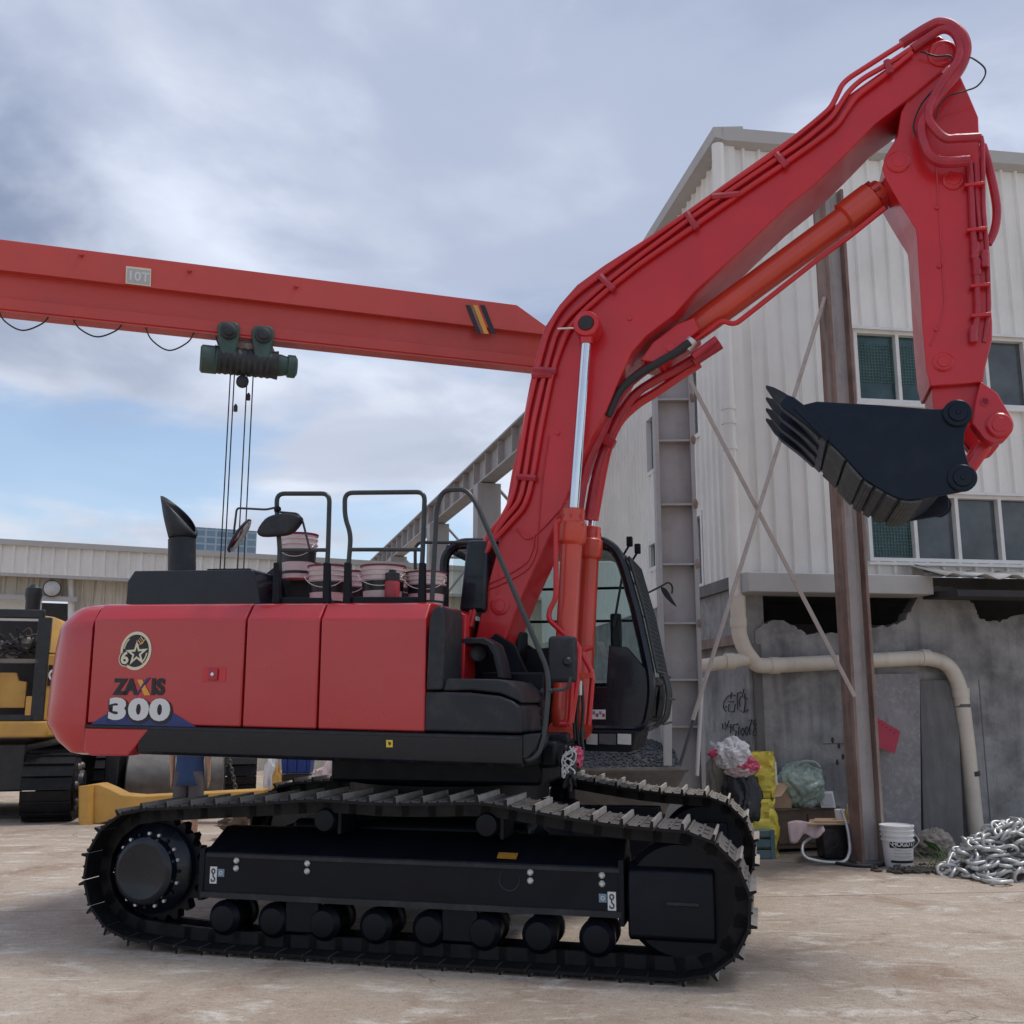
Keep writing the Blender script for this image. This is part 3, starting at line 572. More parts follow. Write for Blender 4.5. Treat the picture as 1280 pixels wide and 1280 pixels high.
# rocker, link and bucket
for s in (1, -1):
    poly = MP([(1226, 476), (1247, 491), (1258, 510), (1266, 524), (1266.5, 538), (1257, 550), (1242, 555), (1230, 549), (1215, 530), (1218, 512), (1221, 495)], .30)
    if s < 0: poly = [V(p.x, .18, p.z) for p in poly]
    rk = MB().prism(poly, (0, .12, 0)).build('rocker_link', 'red', EX, bevel=.012)
    if s > 0:
        ring('pin_boss', 1249, 532, .298, .10, .03, rk)
        MB().lathe(ML(1231, 502, .30), (0, -1, 0), [(0, .04), (.006, .04), (.006, .028), (-.002, .02)], 18).build('link_eye', 'hose_red', rk)
MB().prism(MP([(1224, 546), (1243, 556), (1215, 597), (1200, 610), (1190, 600), (1205, 575)], .17), (0, .34, 0)).build('bucket_link', 'red', EX, bevel=.04, seg=3)
BS = [(1005, 505.5), (1021, 501.6), (1100, 506), (1165, 511), (1178, 511), (1186, 503), (1197, 501), (1208, 506), (1212, 518), (1211, 528), (1206, 540), (1205, 559), (1209.5, 575.5), (1216, 590), (1217, 603), (1210, 612), (1199, 615), (1165, 621), (1150, 624), (1132, 625), (1116, 620), (1098, 610), (1080.6, 599), (1052.5, 568), (1034, 550)]
bk = None
for s in (1, -1):
    poly = MP(BS, .55)
    if s < 0: poly = [V(p.x, .50, p.z) for p in poly]
    o = MB().prism(poly, (0, .05, 0)).build('bucket' if s > 0 else 'side_plate', 'bucket_black', bk or EX, bevel=.008)
    if s > 0: bk = o
for x, y in ((1196.5, 517), (1202.5, 598)):
    for s in (1, -1):
        c = ML(x, y, .55); c.y = -.545 * s
        MB().lathe(c, (0, -s, 0), [(0, .105), (.03, .105), (.036, .097), (.036, .072), (.05, .066), (.052, .02), (.06, .015)], 28).build('pin_cap', 'bucket_black', bk)
curve = spline(MP([(1003, 506), (1018, 528), (1034, 550), (1052.5, 568), (1080.6, 599), (1098, 610), (1116, 620), (1132, 625), (1150, 624), (1168, 618), (1186, 606), (1192, 585)], .55), 4)
inner = []
for i, p in enumerate(curve):
    d = (curve[min(i + 1, len(curve) - 1)] - curve[max(i - 1, 0)]).normalized(); inner.append(p + V(-d.z, 0, d.x) * .022)
sh = MB()
for i in range(len(curve) - 1):
    q = [curve[i], curve[i + 1], inner[i + 1], inner[i]]
    sh.add([V(p.x, y, p.z) for y in (-.52, .52) for p in q], [(0, 1, 5, 4), (3, 7, 6, 2), (0, 4, 7, 3), (1, 2, 6, 5)])
sh.build('bucket_shell', 'bucket_black', bk, smooth=30)
idx = [9, 13, 16.4, 19, 22, 26, 33]
for k in range(6):
    i0, i1 = int(idx[k]), int(idx[k + 1]); seg_ = curve[i0:i1 + 1]; m = MB()
    for i in range(len(seg_) - 1):
        d = (seg_[i + 1] - seg_[i]).normalized(); n = V(d.z, 0, -d.x)
        e0, e1 = (.014 if i == 0 else 0), (.014 if i == len(seg_) - 2 else 0)
        a, b = seg_[i] + d * e0, seg_[i + 1] - d * e1
        q = [a + n * .002, b + n * .002, b + n * .022, a + n * .022]
        m.add([V(p.x, y, p.z) for y in (-.535, .535) for p in q], [(0, 1, 2, 3), (4, 7, 6, 5), (0, 4, 5, 1), (1, 5, 6, 2), (2, 6, 7, 3), (3, 7, 4, 0)])
    m.build('wear_plate', 'wear_grey', bk, smooth=20)
lip = [A(3.03, .57, 4.16), A(3.27, .57, 3.86), A(3.24, .57, 3.825), A(3.0, .57, 4.12)]
MB().prism(lip, (0, 1.14, 0)).build('cutting_edge', 'bucket_black', bk, bevel=.008)
for k in range(4):
    l = .50 - k * 1.0 / 3
    m = MB(); P0, P1, P2 = V(3.13, 0, 4.02), V(2.97, 0, 4.17), V(2.80, 0, 4.335)
    def rg(p, h, w, t): return [p + V(-l * 0, 0, 0) + V(t[0] * h * q, -l + w * e, t[1] * h * q) for q, e in ((-1, -1), (1, -1), (1, 1), (-1, 1))]
    nrm = (.70, .71)
    m.loft([rg(V(3.22, 0, 3.90), .045, .055, nrm), rg(P0, .06, .06, nrm), rg(P1, .062, .058, nrm), rg(V(2.93, 0, 4.205), .05, .05, nrm)])
    ad = m.build('tooth_adapter', 'bucket_black', bk, bevel=.01)
    MB().loft([rg(V(2.985, 0, 4.155), .056, .052, nrm), rg(V(2.90, 0, 4.235), .045, .045, nrm), rg(V(2.845, 0, 4.295), .026, .038, nrm), rg(V(2.80, 0, 4.335), .006, .030, nrm)]).build('tooth', 'plastic_dark', ad, bevel=.006)
# ---- cab on the far side
pm('glass', (.75, .85, .84), .03, var=.02, trans=1.0, rvar=0)
MATS['glass'].node_tree.nodes['Principled BSDF'].inputs['IOR'].default_value = 1.12
CP = [(-.25, 1.60), (1.63, 1.58), (1.69, 1.85), (1.69, 2.05), (1.585, 2.6), (1.465, 3.06), (1.39, 3.21), (1.25, 3.29), (-.12, 3.31), (-.25, 3.2)]
cb = MB()
for l in (-.54, -1.46):
    cb.tube(fillet([A(a, l, z) for a, z in CP + [CP[0]]], .10, 4), .05, 8)
for a, z in ((-.25, 1.62), (1.63, 1.60), (1.69, 2.0), (1.44, 3.1), (1.3, 3.26), (-.2, 3.26)): cb.cyl(A(a, -.54, z), A(a, -1.46, z), .045, n=8)
co = cb.build('cab', 'black_gloss', EX)
MB().prism([A(a, -.50, z) for a, z in ((-.2, 3.25), (1.22, 3.22), (1.36, 3.17), (1.42, 3.14), (1.40, 3.22), (1.26, 3.315), (-.15, 3.335))], (0, 1.0, 0)).build('roof', 'black_gloss', co, bevel=.03, seg=3)
MB().prism([A(a, -.50, z) for a, z in ((-.24, 1.60), (1.62, 1.59), (1.68, 1.85), (1.68, 1.98), (1.66, 2.10), (1.50, 2.30), (1.33, 2.32), (1.30, 1.95), (-.24, 1.95))], (0, .05, 0)).build('door_panel', 'black_gloss', co, bevel=.01)
MB().prism([A(a, -1.45, z) for a, z in ((-.24, 1.60), (1.62, 1.59), (1.68, 1.85), (1.68, 2.0), (-.24, 2.0))], (0, .05, 0)).build('side_panel', 'black_gloss', co, bevel=.01)
MB().prism([A(a, -.46, z) for a, z in ((-.24, 1.40), (1.52, 1.38), (1.58, 1.57), (-.24, 1.58))], (0, 1.0, 0)).build('cab_base', 'black', co, bevel=.02)
for x0, x1, t in ((733, 747, 'white_paint'), (749, 770, 'seat_grey'), (772, 789, 'white_paint')):
    MB().prism(MP([(x0, 917), (x1, 917.5), (x1, 931), (x0, 930)], -.455), (0, -.006, 0)).build('opening_plate', 'seat_grey' if t == 'seat_grey' else 'bolt', co)  # pale plates stand in for see-through openings under the cab
for l in (-.53, -1.47):
    MB().prism([A(a, l, z) for a, z in ((-.2, 1.97), (1.66, 2.02), (1.55, 2.6), (1.43, 3.05), (1.32, 3.2), (-.15, 3.24))], (0, .004, 0)).build('window', 'glass', co)
for z in (2.62, 2.95): MB().cyl(A(-.2, -1.45, z), A(1.5, -1.45, z - .01), .014, n=8).build('window_bar', 'black', co)
MB().cyl(A(.93, -.52, 1.95), A(.93, -.52, 3.25), .035, n=8).build('door_pillar', 'black_gloss', co)
w0 = [A(a, -.56, z) for a, z in ((1.69, 2.03), (1.585, 2.6), (1.465, 3.06))]
ws = MB()
for i in range(2): ws.add([w0[i] + V(.01, 0, 0), w0[i + 1] + V(.01, 0, 0), V(w0[i + 1].x + .01, 1.44, w0[i + 1].z), V(w0[i].x + .01, 1.44, w0[i].z)], [(0, 1, 2, 3)])
ws.build('windscreen', 'glass', co)
MB().add([A(1.69, -.56, 2.0), A(1.64, -.56, 1.64), A(1.64, -1.44, 1.64), A(1.69, -1.44, 2.0)], [(0, 1, 2, 3)]).build('lower_windscreen', 'glass', co)
gm = MB()
def gp(t, l):
    z = 2.08 + t * (3.12 - 2.08); a = 1.69 + (1.585 - 1.69) * (z - 2.03) / .57 if z < 2.6 else 1.585 + (1.465 - 1.585) * (z - 2.6) / .46
    return A(a + .075, l, z)
for i in range(25):
    gm.tube([gp(i / 24, -.55), gp(i / 24, -1.46)], .0045, 5)
for j in range(13):
    l = -.55 - .91 * j / 12; gm.tube([gp(t / 6, l) for t in range(7)], .0045 if j not in (0, 12) else .014, 6)
gm.tube([gp(0, -.55), gp(0, -1.46)], .014, 6); gm.tube([gp(1, -.55), gp(1, -1.46)], .014, 6)
gm.build('screen_guard', 'rail_paint', co)
for l in (-.62, -.80, -1.0):
    MB().tube(fillet([A(1.80, l, 2.06), A(1.84, l, 1.9), A(1.80, l, 1.66), A(1.70, l, 1.60)], .08), .014, 8).build('lower_guard_bar', 'rail_paint', co)
for z in (2.05, 1.84, 1.62): MB().cyl(A(1.83 if z == 1.84 else 1.79, -.60, z), A(1.83 if z == 1.84 else 1.79, -1.40, z), .012, n=8).build('lower_guard_bar', 'rail_paint', co)
MB().cyl(A(1.48, -.60, 3.10), A(1.36, -.62, 2.5), .012, n=6).build('wiper', 'rubber', co)
# inside the cab
MB().box(A(.25, -.75, 1.9), A(.80, -1.25, 2.12)).build('seat', 'seat_grey', co, bevel=.06, seg=3)
MB().prism([A(a, -.76, z) for a, z in ((.22, 2.05), (.38, 2.05), (.26, 2.85), (.12, 2.85))], (0, .48, 0)).build('seat_back', 'seat_grey', co, bevel=.05, seg=3)
for l in (-.68, -1.28):
    MB().box(A(.55, l + .06, 2.05), A(1.0, l - .06, 2.28)).build('console', 'plastic_dark', co, bevel=.03)
    MB().tube([A(.96, l, 2.25), A(1.0, l, 2.42), A(1.02, l, 2.5)], [.012, .016, .026], 10).build('joystick', 'rubber', co)
MB().box(A(1.32, -.66, 1.95), A(1.42, -.74, 2.62)).build('monitor', 'black', co, bevel=.02)
MB().prism([A(1.20, -.62, 2.36), A(1.26, -.62, 2.36), A(1.32, -.62, 2.22), A(1.26, -.62, 2.20)], (0, .01, 0)).build('paper', 'white_paint', co)
for x, y in ((787, 677), (797, 686)): p = ML(x, y, -1.3); MB().cyl(p + V(0, 0, -.03), p + V(-.07, 0, -.14), .012, n=6).build('lamp_stalk', 'black', co); MB().box(p + V(-.03, -.03, -.05), p + V(.03, .03, .05)).build('work_lamp', 'black', co, bevel=.01)
mline('mirror_arm', [(808, 742), (826, 733), (836, 727), (841, 733), (840, 742)], -1.5, .010, 'rail_paint', co, .03)
MB().prism(spline(MP([(826, 734), (833, 736), (840, 748), (845, 757), (838, 753), (829, 743)], -1.5), 3, True), (0, .12, 0)).build('cab_mirror', 'plastic_dark', co, bevel=.01)
MB().prism(MP([(737.5, 887), (757, 887), (757, 899), (737.5, 899)], -.492), (0, -.004, 0)).build('cab_label', 'decal_white', co)
for k in range(4): MB().box(ML(741 + k * 4, 889 + (k % 2) * 3, -.487), ML(744 + k * 4, 893 + (k % 2) * 3, -.484)).build('label_print', 'hose_red' if k % 2 else 'decal_teal', co)
# ---- lettering and badge on the hood
hp = bpy.data.objects['hood_panel']
X_, Z_ = V(1, 0, -.0177), V(0, 0, 1)
def flat(pts, l, mat, name, parent, h=.002): return MB().prism(MP(pts, l), (0, -h, 0)).build(name, mat, parent, smooth=0)
flat([(112, 906), (132, 893), (212, 888), (247, 909.5)], 1.502, 'decal_blue', 'blue_swoosh', hp, .001)
c = ML(173, 889, 1.5055); text_mesh('number_outline', '300', .215, 'ink', place(c + V(.006, 0, -.008), X_, Z_), hp, bold=.022, xs=1.55, spacing=1.12)  # black printed outline behind the white digits
c = ML(173, 888, 1.509); text_mesh('number', '300', .215, 'decal_white', place(c, X_, Z_), hp, bold=.012, xs=1.55, spacing=1.12)
for t, x in (('Z', 150), ('A', 163.5), ('IS', 197.2)): text_mesh('maker_name', t, .165, 'ink', place(ML(x, 859.5, 1.505), X_, Z_), hp, bold=.0085, xs=.98, spacing=1.05)
flat([(171.5, 849.5), (178, 849.5), (188, 869), (180.5, 869)], 1.505, 'decal_orange', 'name_stroke', hp)
flat([(182, 849), (188, 846.5), (177, 861), (171.5, 868.5), (170, 868.5)], 1.507, 'decal_blue', 'name_stroke', hp)
bc = ML(170, 813.5, 1.503)
def rnd(r, rz, n=40, dx=0, dz=0): return [bc + V(r * math.cos(2 * math.pi * i / n) + dx, 0, rz * math.sin(2 * math.pi * i / n) + dz) for i in range(n)]
bd = MB().prism(rnd(.138, .152), (0, -.002, 0)).prism([p + V(-.095, 0, -.062) for p in rnd(.055, .062)], (0, -.002, 0)).build('badge', 'cream', hp, smooth=0)
MB().prism([p + V(0, -.003, 0) for p in rnd(.116, .128)], (0, -.001, 0)).build('badge_field', 'ink', bd, smooth=0)
star = []
for k in range(10):
    r = .105 if k % 2 == 0 else .04; t = math.pi / 2 + k * math.pi / 5 + .05; star.append(bc + V(.012 + r * math.cos(t), -.0055, -.022 + r * math.sin(t)))
MB().prism(star, (0, -.001, 0)).build('badge_star', 'cream', bd, smooth=0)
MB().prism([bc + V((p.x - bc.x - .012) * .5 + .012, -.0075, (p.z - bc.z + .022) * .5 - .022) for p in star], (0, -.001, 0)).build('badge_star', 'ink', bd, smooth=0)
MB().prism([p + V(-.092, -.006, -.062) for p in rnd(.046, .053)], (0, -.002, 0)).build('badge_field', 'ink', bd, smooth=0)
text_mesh('badge_numeral', '6', .13, 'cream', place(bc + V(-.090, -.011, -.060), X_, Z_), bd, bold=.004, xs=1.1)
for k in range(4):
    MB().tube([bc + V(.005 + k * .012, -.008, .055 + k * .012 + .018), bc + V(.03 + k * .012, -.008, .045 + k * .011), bc + V(.062 + k * .008, -.008, .058 + k * .011)], .0035, 5).build('badge_ear', 'decal_orange' if k % 2 == 0 else 'cream', bd)
for sx, sz, t0, t1 in ((0, 0, 2.2, 3.0), (0, 0, -.95, -.15)):
    MB().tube([bc + V(.104 * math.cos(t0 + (t1 - t0) * i / 6), -.006, .115 * math.sin(t0 + (t1 - t0) * i / 6)) for i in range(7)], .006, 5).build('badge_arc', 'cream', bd)
# ============================================================ the yard
pm('cladding', (.80, .785, .735), .5, var=.06, vs=1.2, streak=.22, scol=(.42, .38, .32), dthr=.52, dirt=.12, dcol=(.45, .40, .34), ds=1.1)
pm('cladding_old', (.62, .585, .50), .6, var=.1, vs=1.2, streak=.75, scol=(.30, .17, .08), dthr=.50, dirt=.25, dcol=(.36, .28, .2), ds=1.5)
pm('trim_grey', (.46, .45, .43), .55, var=.1, vs=2, dirt=.3, dcol=(.25, .22, .18), ds=2)
pm('steel_grey', (.37, .355, .35), .6, var=.1, vs=1.5, dirt=.35, dcol=(.22, .15, .11), ds=2, streak=.3, scol=(.24, .18, .14), bump=.003, bs=12)
pm('rod_paint', (.45, .40, .36), .65, var=.15, vs=5, dirt=.6, dcol=(.22, .11, .07), ds=5)
pm('rusty', (.37, .345, .335), .72, var=.2, vs=3, streak=.9, scol=(.15, .07, .045), dthr=.52, dirt=.4, dcol=(.17, .085, .055), ds=3, bump=.006, bs=25)
pm('rust_brown', (.20, .125, .10), .75, var=.3, vs=4, streak=.7, scol=(.36, .32, .29), dthr=.46, bump=.006, bs=25)
pm('concrete', (.25, .245, .24), .85, var=.45, vs=1.7, streak=.6, scol=(.105, .105, .11), dthr=.46, dirt=.75, dcol=(.40, .39, .375), ds=2.1, bump=.03, bs=6)
pm('concrete_dark', (.15, .145, .14), .85, var=.25, vs=1.5, streak=.5, scol=(.07, .07, .07), dthr=.45, bump=.015, bs=8)
pm('slab', (.24, .225, .22), .85, var=.2, vs=2, dirt=.7, dcol=(.42, .39, .38), ds=14, bump=.006, bs=30, streak=.3, scol=(.12, .11, .11))
pm('interior', (.045, .045, .048), .9, var=.2)
pm('pane', (.075, .09, .10), .08, var=.35, vs=2.2, rvar=.03, dirt=.35, dcol=(.13, .15, .15), ds=1.6)
pm('pane_teal', (.03, .07, .075), .12, var=.35, vs=3, dirt=.4, dcol=(.07, .13, .13), ds=3)
pm('net_green', (.10, .20, .19), .7, var=.2, vs=8)
pm('pvc', (.66, .59, .49), .45, var=.08, vs=2, dirt=.3, dcol=(.38, .30, .22), ds=3, streak=.2, scol=(.3, .22, .16))
pm('crane_red', (.56, .06, .045), .42, var=.08, vs=.9, dirt=.2, dcol=(.35, .08, .06), ds=1.3, coat=.1)
pm('hoist_green', (.045, .09, .075), .55, var=.3, vs=4, dirt=.5, dcol=(.10, .085, .07), ds=5)
pm('hoist_dark', (.02, .024, .026), .55, var=.3, vs=4, dirt=.4, dcol=(.10, .075, .06), ds=5)
pm('cat_yellow', (.60, .33, .07), .5, var=.12, vs=2, dirt=.45, dcol=(.33, .2, .08), ds=3, bump=.002, bs=15)
pm('wood', (.14, .095, .065), .75, var=.3, vs=4, streak=.4, scol=(.06, .04, .03), bump=.004, bs=30)
pm('wood_pale', (.36, .25, .15), .75, var=.2, vs=5, bump=.002, bs=30)
pm('cardboard', (.42, .28, .18), .8, var=.12, vs=6)
pm('film_green', (.34, .43, .37), .22, alpha=.86, var=.3, vs=9, dirt=.5, dcol=(.10, .14, .12), ds=9, bump=.03, bs=14, coat=.3)
pm('film_yellow', (.62, .50, .05), .35, var=.2, vs=8, dirt=.4, dcol=(.35, .27, .08), ds=8, bump=.02, bs=14)
pm('film_white', (.62, .60, .61), .4, var=.12, vs=8, dirt=.3, dcol=(.42, .36, .36), ds=7, bump=.02, bs=14)
pm('film_pink', (.55, .07, .14), .4, var=.3, vs=8, bump=.02, bs=14)
pm('film_black', (.015, .015, .018), .35, var=.3, vs=8, bump=.02, bs=12)
pm('sacking', (.30, .26, .22), .85, var=.2, vs=9, dirt=.4, dcol=(.16, .13, .11), ds=7, bump=.01, bs=40)
pm('cloth_pink', (.50, .38, .37), .85, var=.15, vs=12, dirt=.4, dcol=(.3, .24, .24), ds=8, bump=.006, bs=25)
pm('sign_red', (.42, .03, .065), .55, var=.1, vs=5, dirt=.25, dcol=(.25, .03, .05), ds=12)
pm('galv', (.55, .55, .54), .42, metal=.55, var=.2, vs=8, dirt=.35, dcol=(.22, .2, .18), ds=9, bump=.002, bs=30)
pm('gravel', (.075, .078, .085), .85, var=.5, vs=22, bump=.004, bs=60)
pm('teal_paint', (.09, .16, .19), .6, var=.2, vs=4, dirt=.3)
pm('blue_plastic', (.015, .05, .24), .4, var=.1, vs=3)
pm('pail_white', (.74, .73, .72), .42, var=.04, vs=5, dirt=.2, dcol=(.55, .48, .42), ds=8)
pm('pail_pink', (.68, .57, .56), .42, var=.06, vs=6, dirt=.25, dcol=(.45, .33, .32), ds=10)
pm('pail_lid', (.20, .018, .055), .4, var=.1, vs=6)
pm('paint_red', (.36, .035, .05), .45, var=.15, vs=9)
pm('leaf', (.055, .10, .03), .6, var=.4, vs=9)
pm('soil', (.055, .048, .04), .9, var=.4, vs=8, bump=.03, bs=12)
pm('oil_steel', (.16, .145, .13), .45, metal=.4, var=.3, vs=4, dirt=.4, dcol=(.08, .06, .045))
pm('skin', (.42, .25, .17), .55, var=.06, vs=9)
pm('hair', (.012, .01, .009), .6, var=.2)
pm('shirt_blue', (.025, .055, .14), .85, var=.15, vs=7, bump=.008, bs=9)
pm('shorts', (.085, .075, .08), .9, var=.15, vs=7, bump=.006, bs=9)
# ---- ground: worn concrete with dust, stains, hairline cracks and saw-cut joints
g = bpy.data.materials.new('yard_concrete'); g.use_nodes = True; t = g.node_tree; b = t.nodes['Principled BSDF']
c = nd(t, 'ShaderNodeTexCoord')
def gn(scale, det=8, ro=.6, sc=None, rot=0, dist=0):
    n = nd(t, 'ShaderNodeTexNoise', Scale=scale, Detail=det, Roughness=ro, Distortion=dist)
    mp = nd(t, 'ShaderNodeMapping'); mp.inputs['Scale'].default_value = sc or (1, 1, 1); mp.inputs['Rotation'].default_value = (0, 0, rot)
    t.links.new(c.outputs['Object'], mp.inputs[0]); t.links.new(mp.outputs[0], n.inputs[0]); return n.outputs[0]
def gr(x, a, b_, c_=0., d=1.):
    r = nd(t, 'ShaderNodeMapRange'); r.inputs[1].default_value = a; r.inputs[2].default_value = b_; r.inputs[3].default_value = c_; r.inputs[4].default_value = d; t.links.new(x, r.inputs[0]); return r.outputs[0]
def gmix(f, a, b_, bt='MIX'):
    x = nd(t, 'ShaderNodeMix', data_type='RGBA', blend_type=bt)
    for k, v in ((0, f), (6, a), (7, b_)):
        if hasattr(v, 'is_output'): t.links.new(v, x.inputs[k])
        else: x.inputs[k].default_value = v if k == 0 else tuple(v) + (1,)
    return x.outputs[2]
def gmul(a, b_):
    x = nd(t, 'ShaderNodeMath', operation='MULTIPLY')
    for k, v in ((0, a), (1, b_)):
        if hasattr(v, 'is_output'): t.links.new(v, x.inputs[k])
        else: x.inputs[k].default_value = v
    return x.outputs[0]
col = gmix(gr(gn(.35), .35, .65), (.47, .37, .285), (.62, .52, .42))
col = gmix(gr(gn(1.1, 9, .65, None, 0, .6), .50, .66, 0, .85), col, (.36, .24, .165))          # tracked-in earth
col = gmix(gr(gn(1.6, 10, .72, (1, 2.2, 1), .35, .4), .53, .64, 0, .85), col, (.80, .74, .66))  # pale dust and scrapes
col = gmix(gr(gn(.22, 5, .5, None, 1.), .55, .72, 0, .45), col, (.25, .195, .155))
col = gmix(gr(gn(14, 8, .75), .45, .75, 0, .42), col, (.23, .18, .145))                           # grit
col = gmix(gr(gn(38, 4, .65), .58, .70, 0, .75), col, (.13, .10, .08))
col = gmix(gr(gn(3.2, 10, .78, (1, 1.6, 1), .2), .57, .66, 0, .6), col, (.24, .175, .13))
col = gmix(gr(gn(6, 9, .75, (1, 3.5, 1), -.5), .57, .67, 0, .85), col, (.76, .69, .61))
col = gmix(gr(gn(110, 3, .7), .56, .66, 0, .55), col, (.15, .115, .09))
col = gmix(gr(gn(75, 3, .7, None, 2.), .60, .68, 0, .6), col, (.82, .76, .69))
vor = nd(t, 'ShaderNodeTexVoronoi', feature='DISTANCE_TO_EDGE', Scale=.42); mpv = nd(t, 'ShaderNodeMapping'); t.links.new(c.outputs['Object'], mpv.inputs[0])
dv = nd(t, 'ShaderNodeVectorMath', operation='ADD'); nv = nd(t, 'ShaderNodeTexNoise', Scale=2.2, Detail=6); t.links.new(c.outputs['Object'], nv.inputs[0])
sc_ = nd(t, 'ShaderNodeVectorMath', operation='SCALE', Scale=.55); t.links.new(nv.outputs['Color'], sc_.inputs[0]); t.links.new(mpv.outputs[0], dv.inputs[0]); t.links.new(sc_.outputs[0], dv.inputs[1]); t.links.new(dv.outputs[0], vor.inputs[0])
crack = gmul(gr(vor.outputs[0], .0, .0045, 1, 0), gr(gn(.5), .52, .60)); col = gmix(gmul(crack, .7), col, (.12, .10, .085))
spg = nd(t, 'ShaderNodeSeparateXYZ'); mpg = nd(t, 'ShaderNodeMapping'); mpg.inputs['Rotation'].default_value = (0, 0, -.10); mpg.inputs['Location'].default_value = (22.5, .58, 0); t.links.new(c.outputs['Object'], mpg.inputs[0]); t.links.new(mpg.outputs[0], spg.inputs[0])
def joint(axis, period):
    m1 = nd(t, 'ShaderNodeMath', operation='PINGPONG'); m1.inputs[1].default_value = period / 2; t.links.new(spg.outputs[axis], m1.inputs[0]); return gr(m1.outputs[0], .006, .014, 1, 0)
jt = nd(t, 'ShaderNodeMath', operation='MAXIMUM'); t.links.new(joint(1, 5.2), jt.inputs[0]); t.links.new(joint(0, 90.), jt.inputs[1])
col = gmix(gmul(jt.outputs[0], .55), col, (.14, .115, .095))
# ground colour darkens in a noise-edged band along the foot of the warehouse
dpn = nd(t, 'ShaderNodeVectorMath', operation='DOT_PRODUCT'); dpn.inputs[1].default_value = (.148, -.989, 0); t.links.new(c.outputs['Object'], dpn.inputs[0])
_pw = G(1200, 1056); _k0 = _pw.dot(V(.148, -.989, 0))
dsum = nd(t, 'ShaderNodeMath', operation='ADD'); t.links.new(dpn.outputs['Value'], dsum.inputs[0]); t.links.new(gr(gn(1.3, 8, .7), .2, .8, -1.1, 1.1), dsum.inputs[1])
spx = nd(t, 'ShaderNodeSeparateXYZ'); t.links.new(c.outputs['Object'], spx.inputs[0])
foot_band = gmul(gr(dsum.outputs[0], _k0 + 1.5, _k0 + 2.5, .85, 0), gr(spx.outputs[0], 1.6, 2.8)); col = gmix(foot_band, col, (.12, .10, .085))
t.links.new(col, b.inputs['Base Color']); t.links.new(gr(gn(3), .3, .7, .72, .95), b.inputs['Roughness'])
bp = nd(t, 'ShaderNodeBump', Strength=.9, Distance=.02); hsum = nd(t, 'ShaderNodeMath', operation='ADD'); t.links.new(gn(9, 10, .72), hsum.inputs[0]); t.links.new(gn(55, 5, .7), hsum.inputs[1])
h2 = nd(t, 'ShaderNodeMath', operation='SUBTRACT'); t.links.new(hsum.outputs[0], h2.inputs[0]); t.links.new(gmul(jt.outputs[0], .8), h2.inputs[1]); t.links.new(h2.outputs[0], bp.inputs['Height']); t.links.new(bp.outputs[0], b.inputs['Normal'])
MATS['yard_concrete'] = g
gd_ = MB().add([V(-900, -300, 0), V(900, -300, 0), V(900, 1500, 0), V(-900, 1500, 0)], [(0, 1, 2, 3)]).build('ground', 'yard_concrete', smooth=0); gd_['kind'] = 'structure'
# ---- white warehouse on the right
P1 = G(1200, 1056); E_ = V(.989, .148, 0); N_ = V(.148, -.989, 0); S_ = V(-.148, .989, 0); NS_ = V(-.989, -.148, 0)
Cn = hit(930, 715, P1, N_); Cn.z = 0
def FR(x, y, o=0.): return hit(x, y, P1 + N_ * o, N_)            # on the front face, o metres proud of it
def SD(x, y, o=0.): return hit(x, y, Cn + NS_ * o, NS_)          # on the receding side face
def fs(p): return (p - Cn).dot(E_)
def ss(p): return (p - Cn).dot(S_)
def W3(o, s, z, ax, nn, off=0.): return o + ax * s + nn * off + V(0, 0, z)
wh = thing('warehouse', 'white ribbed metal warehouse with two rows of windows above a broken concrete ground floor', 'building', Cn)
def cladding(o, ax, nn, s0, s1, z0, z1, holes, pitch, depth, mat, parent, name='wall_cladding', rib=.3, topfn=None):
    m = MB(); k = int((s1 - s0) / pitch)
    for i in range(k):
        a = s0 + i * pitch
        prof = [(0, 0), (pitch * (1 - rib), 0), (pitch * (1 - rib * .72), depth), (pitch * (1 - rib * .28), depth), (pitch, 0)]
        cuts = sorted([(h[2], h[3]) for h in holes if h[0] < a + pitch * .5 < h[1]])
        zs = []; zc = z0
        for c0, c1 in cuts: zs.append((zc, c0)); zc = c1
        zs.append((zc, z1 if topfn is None else topfn(a)))
        for za_, zb in zs:
            if zb <= za_: continue
            vs = [W3(o, a + x, z, ax, nn, d) for z in (za_, zb) for x, d in prof]
            m.add(vs, [(j, j + 1, j + 6, j + 5) for j in range(4)])
    return m.build(name, mat, parent, smooth=0)
def window(o, ax, nn, s0, s1, z0, z1, parent, mat='pane', fw=.045, mull=(), fmat='white_paint'):
    f = MB(); d = -.10
    def bx(a0, a1, b0, b1): f.loft([[W3(o, a, z, ax, nn, q) for a, z in ((a0, b0), (a1, b0), (a1, b1), (a0, b1))] for q in (d, .035)])
    bx(s0, s1, z0, z0 + fw); bx(s0, s1, z1 - fw, z1); bx(s0, s0 + fw, z0 + fw, z1 - fw); bx(s1 - fw, s1, z0 + fw, z1 - fw)
    for q in mull: bx(q - fw * .5, q + fw * .5, z0 + fw, z1 - fw)
    wo = f.build('window', fmat, parent, smooth=0)
    e = [s0 + fw] + [q for q in mull] + [s1 - fw]
    for i in range(len(e) - 1):
        a0 = e[i] + (fw * .5 if i else 0); a1 = e[i + 1] - (fw * .5 if i < len(e) - 2 else 0)
        MB().loft([[W3(o, a, z, ax, nn, q) for a, z in ((a0, z0 + fw), (a1, z0 + fw), (a1, z1 - fw), (a0, z1 - fw))] for q in (-.07, -.055)]).build('pane', mat if isinstance(mat, str) else mat[i % len(mat)], wo, smooth=0)
    return wo
zU0, zU1 = FR(1079, 503).z, FR(1075, 413).z; zL0, zL1 = FR(1110, 702).z, FR(1200, 619).z
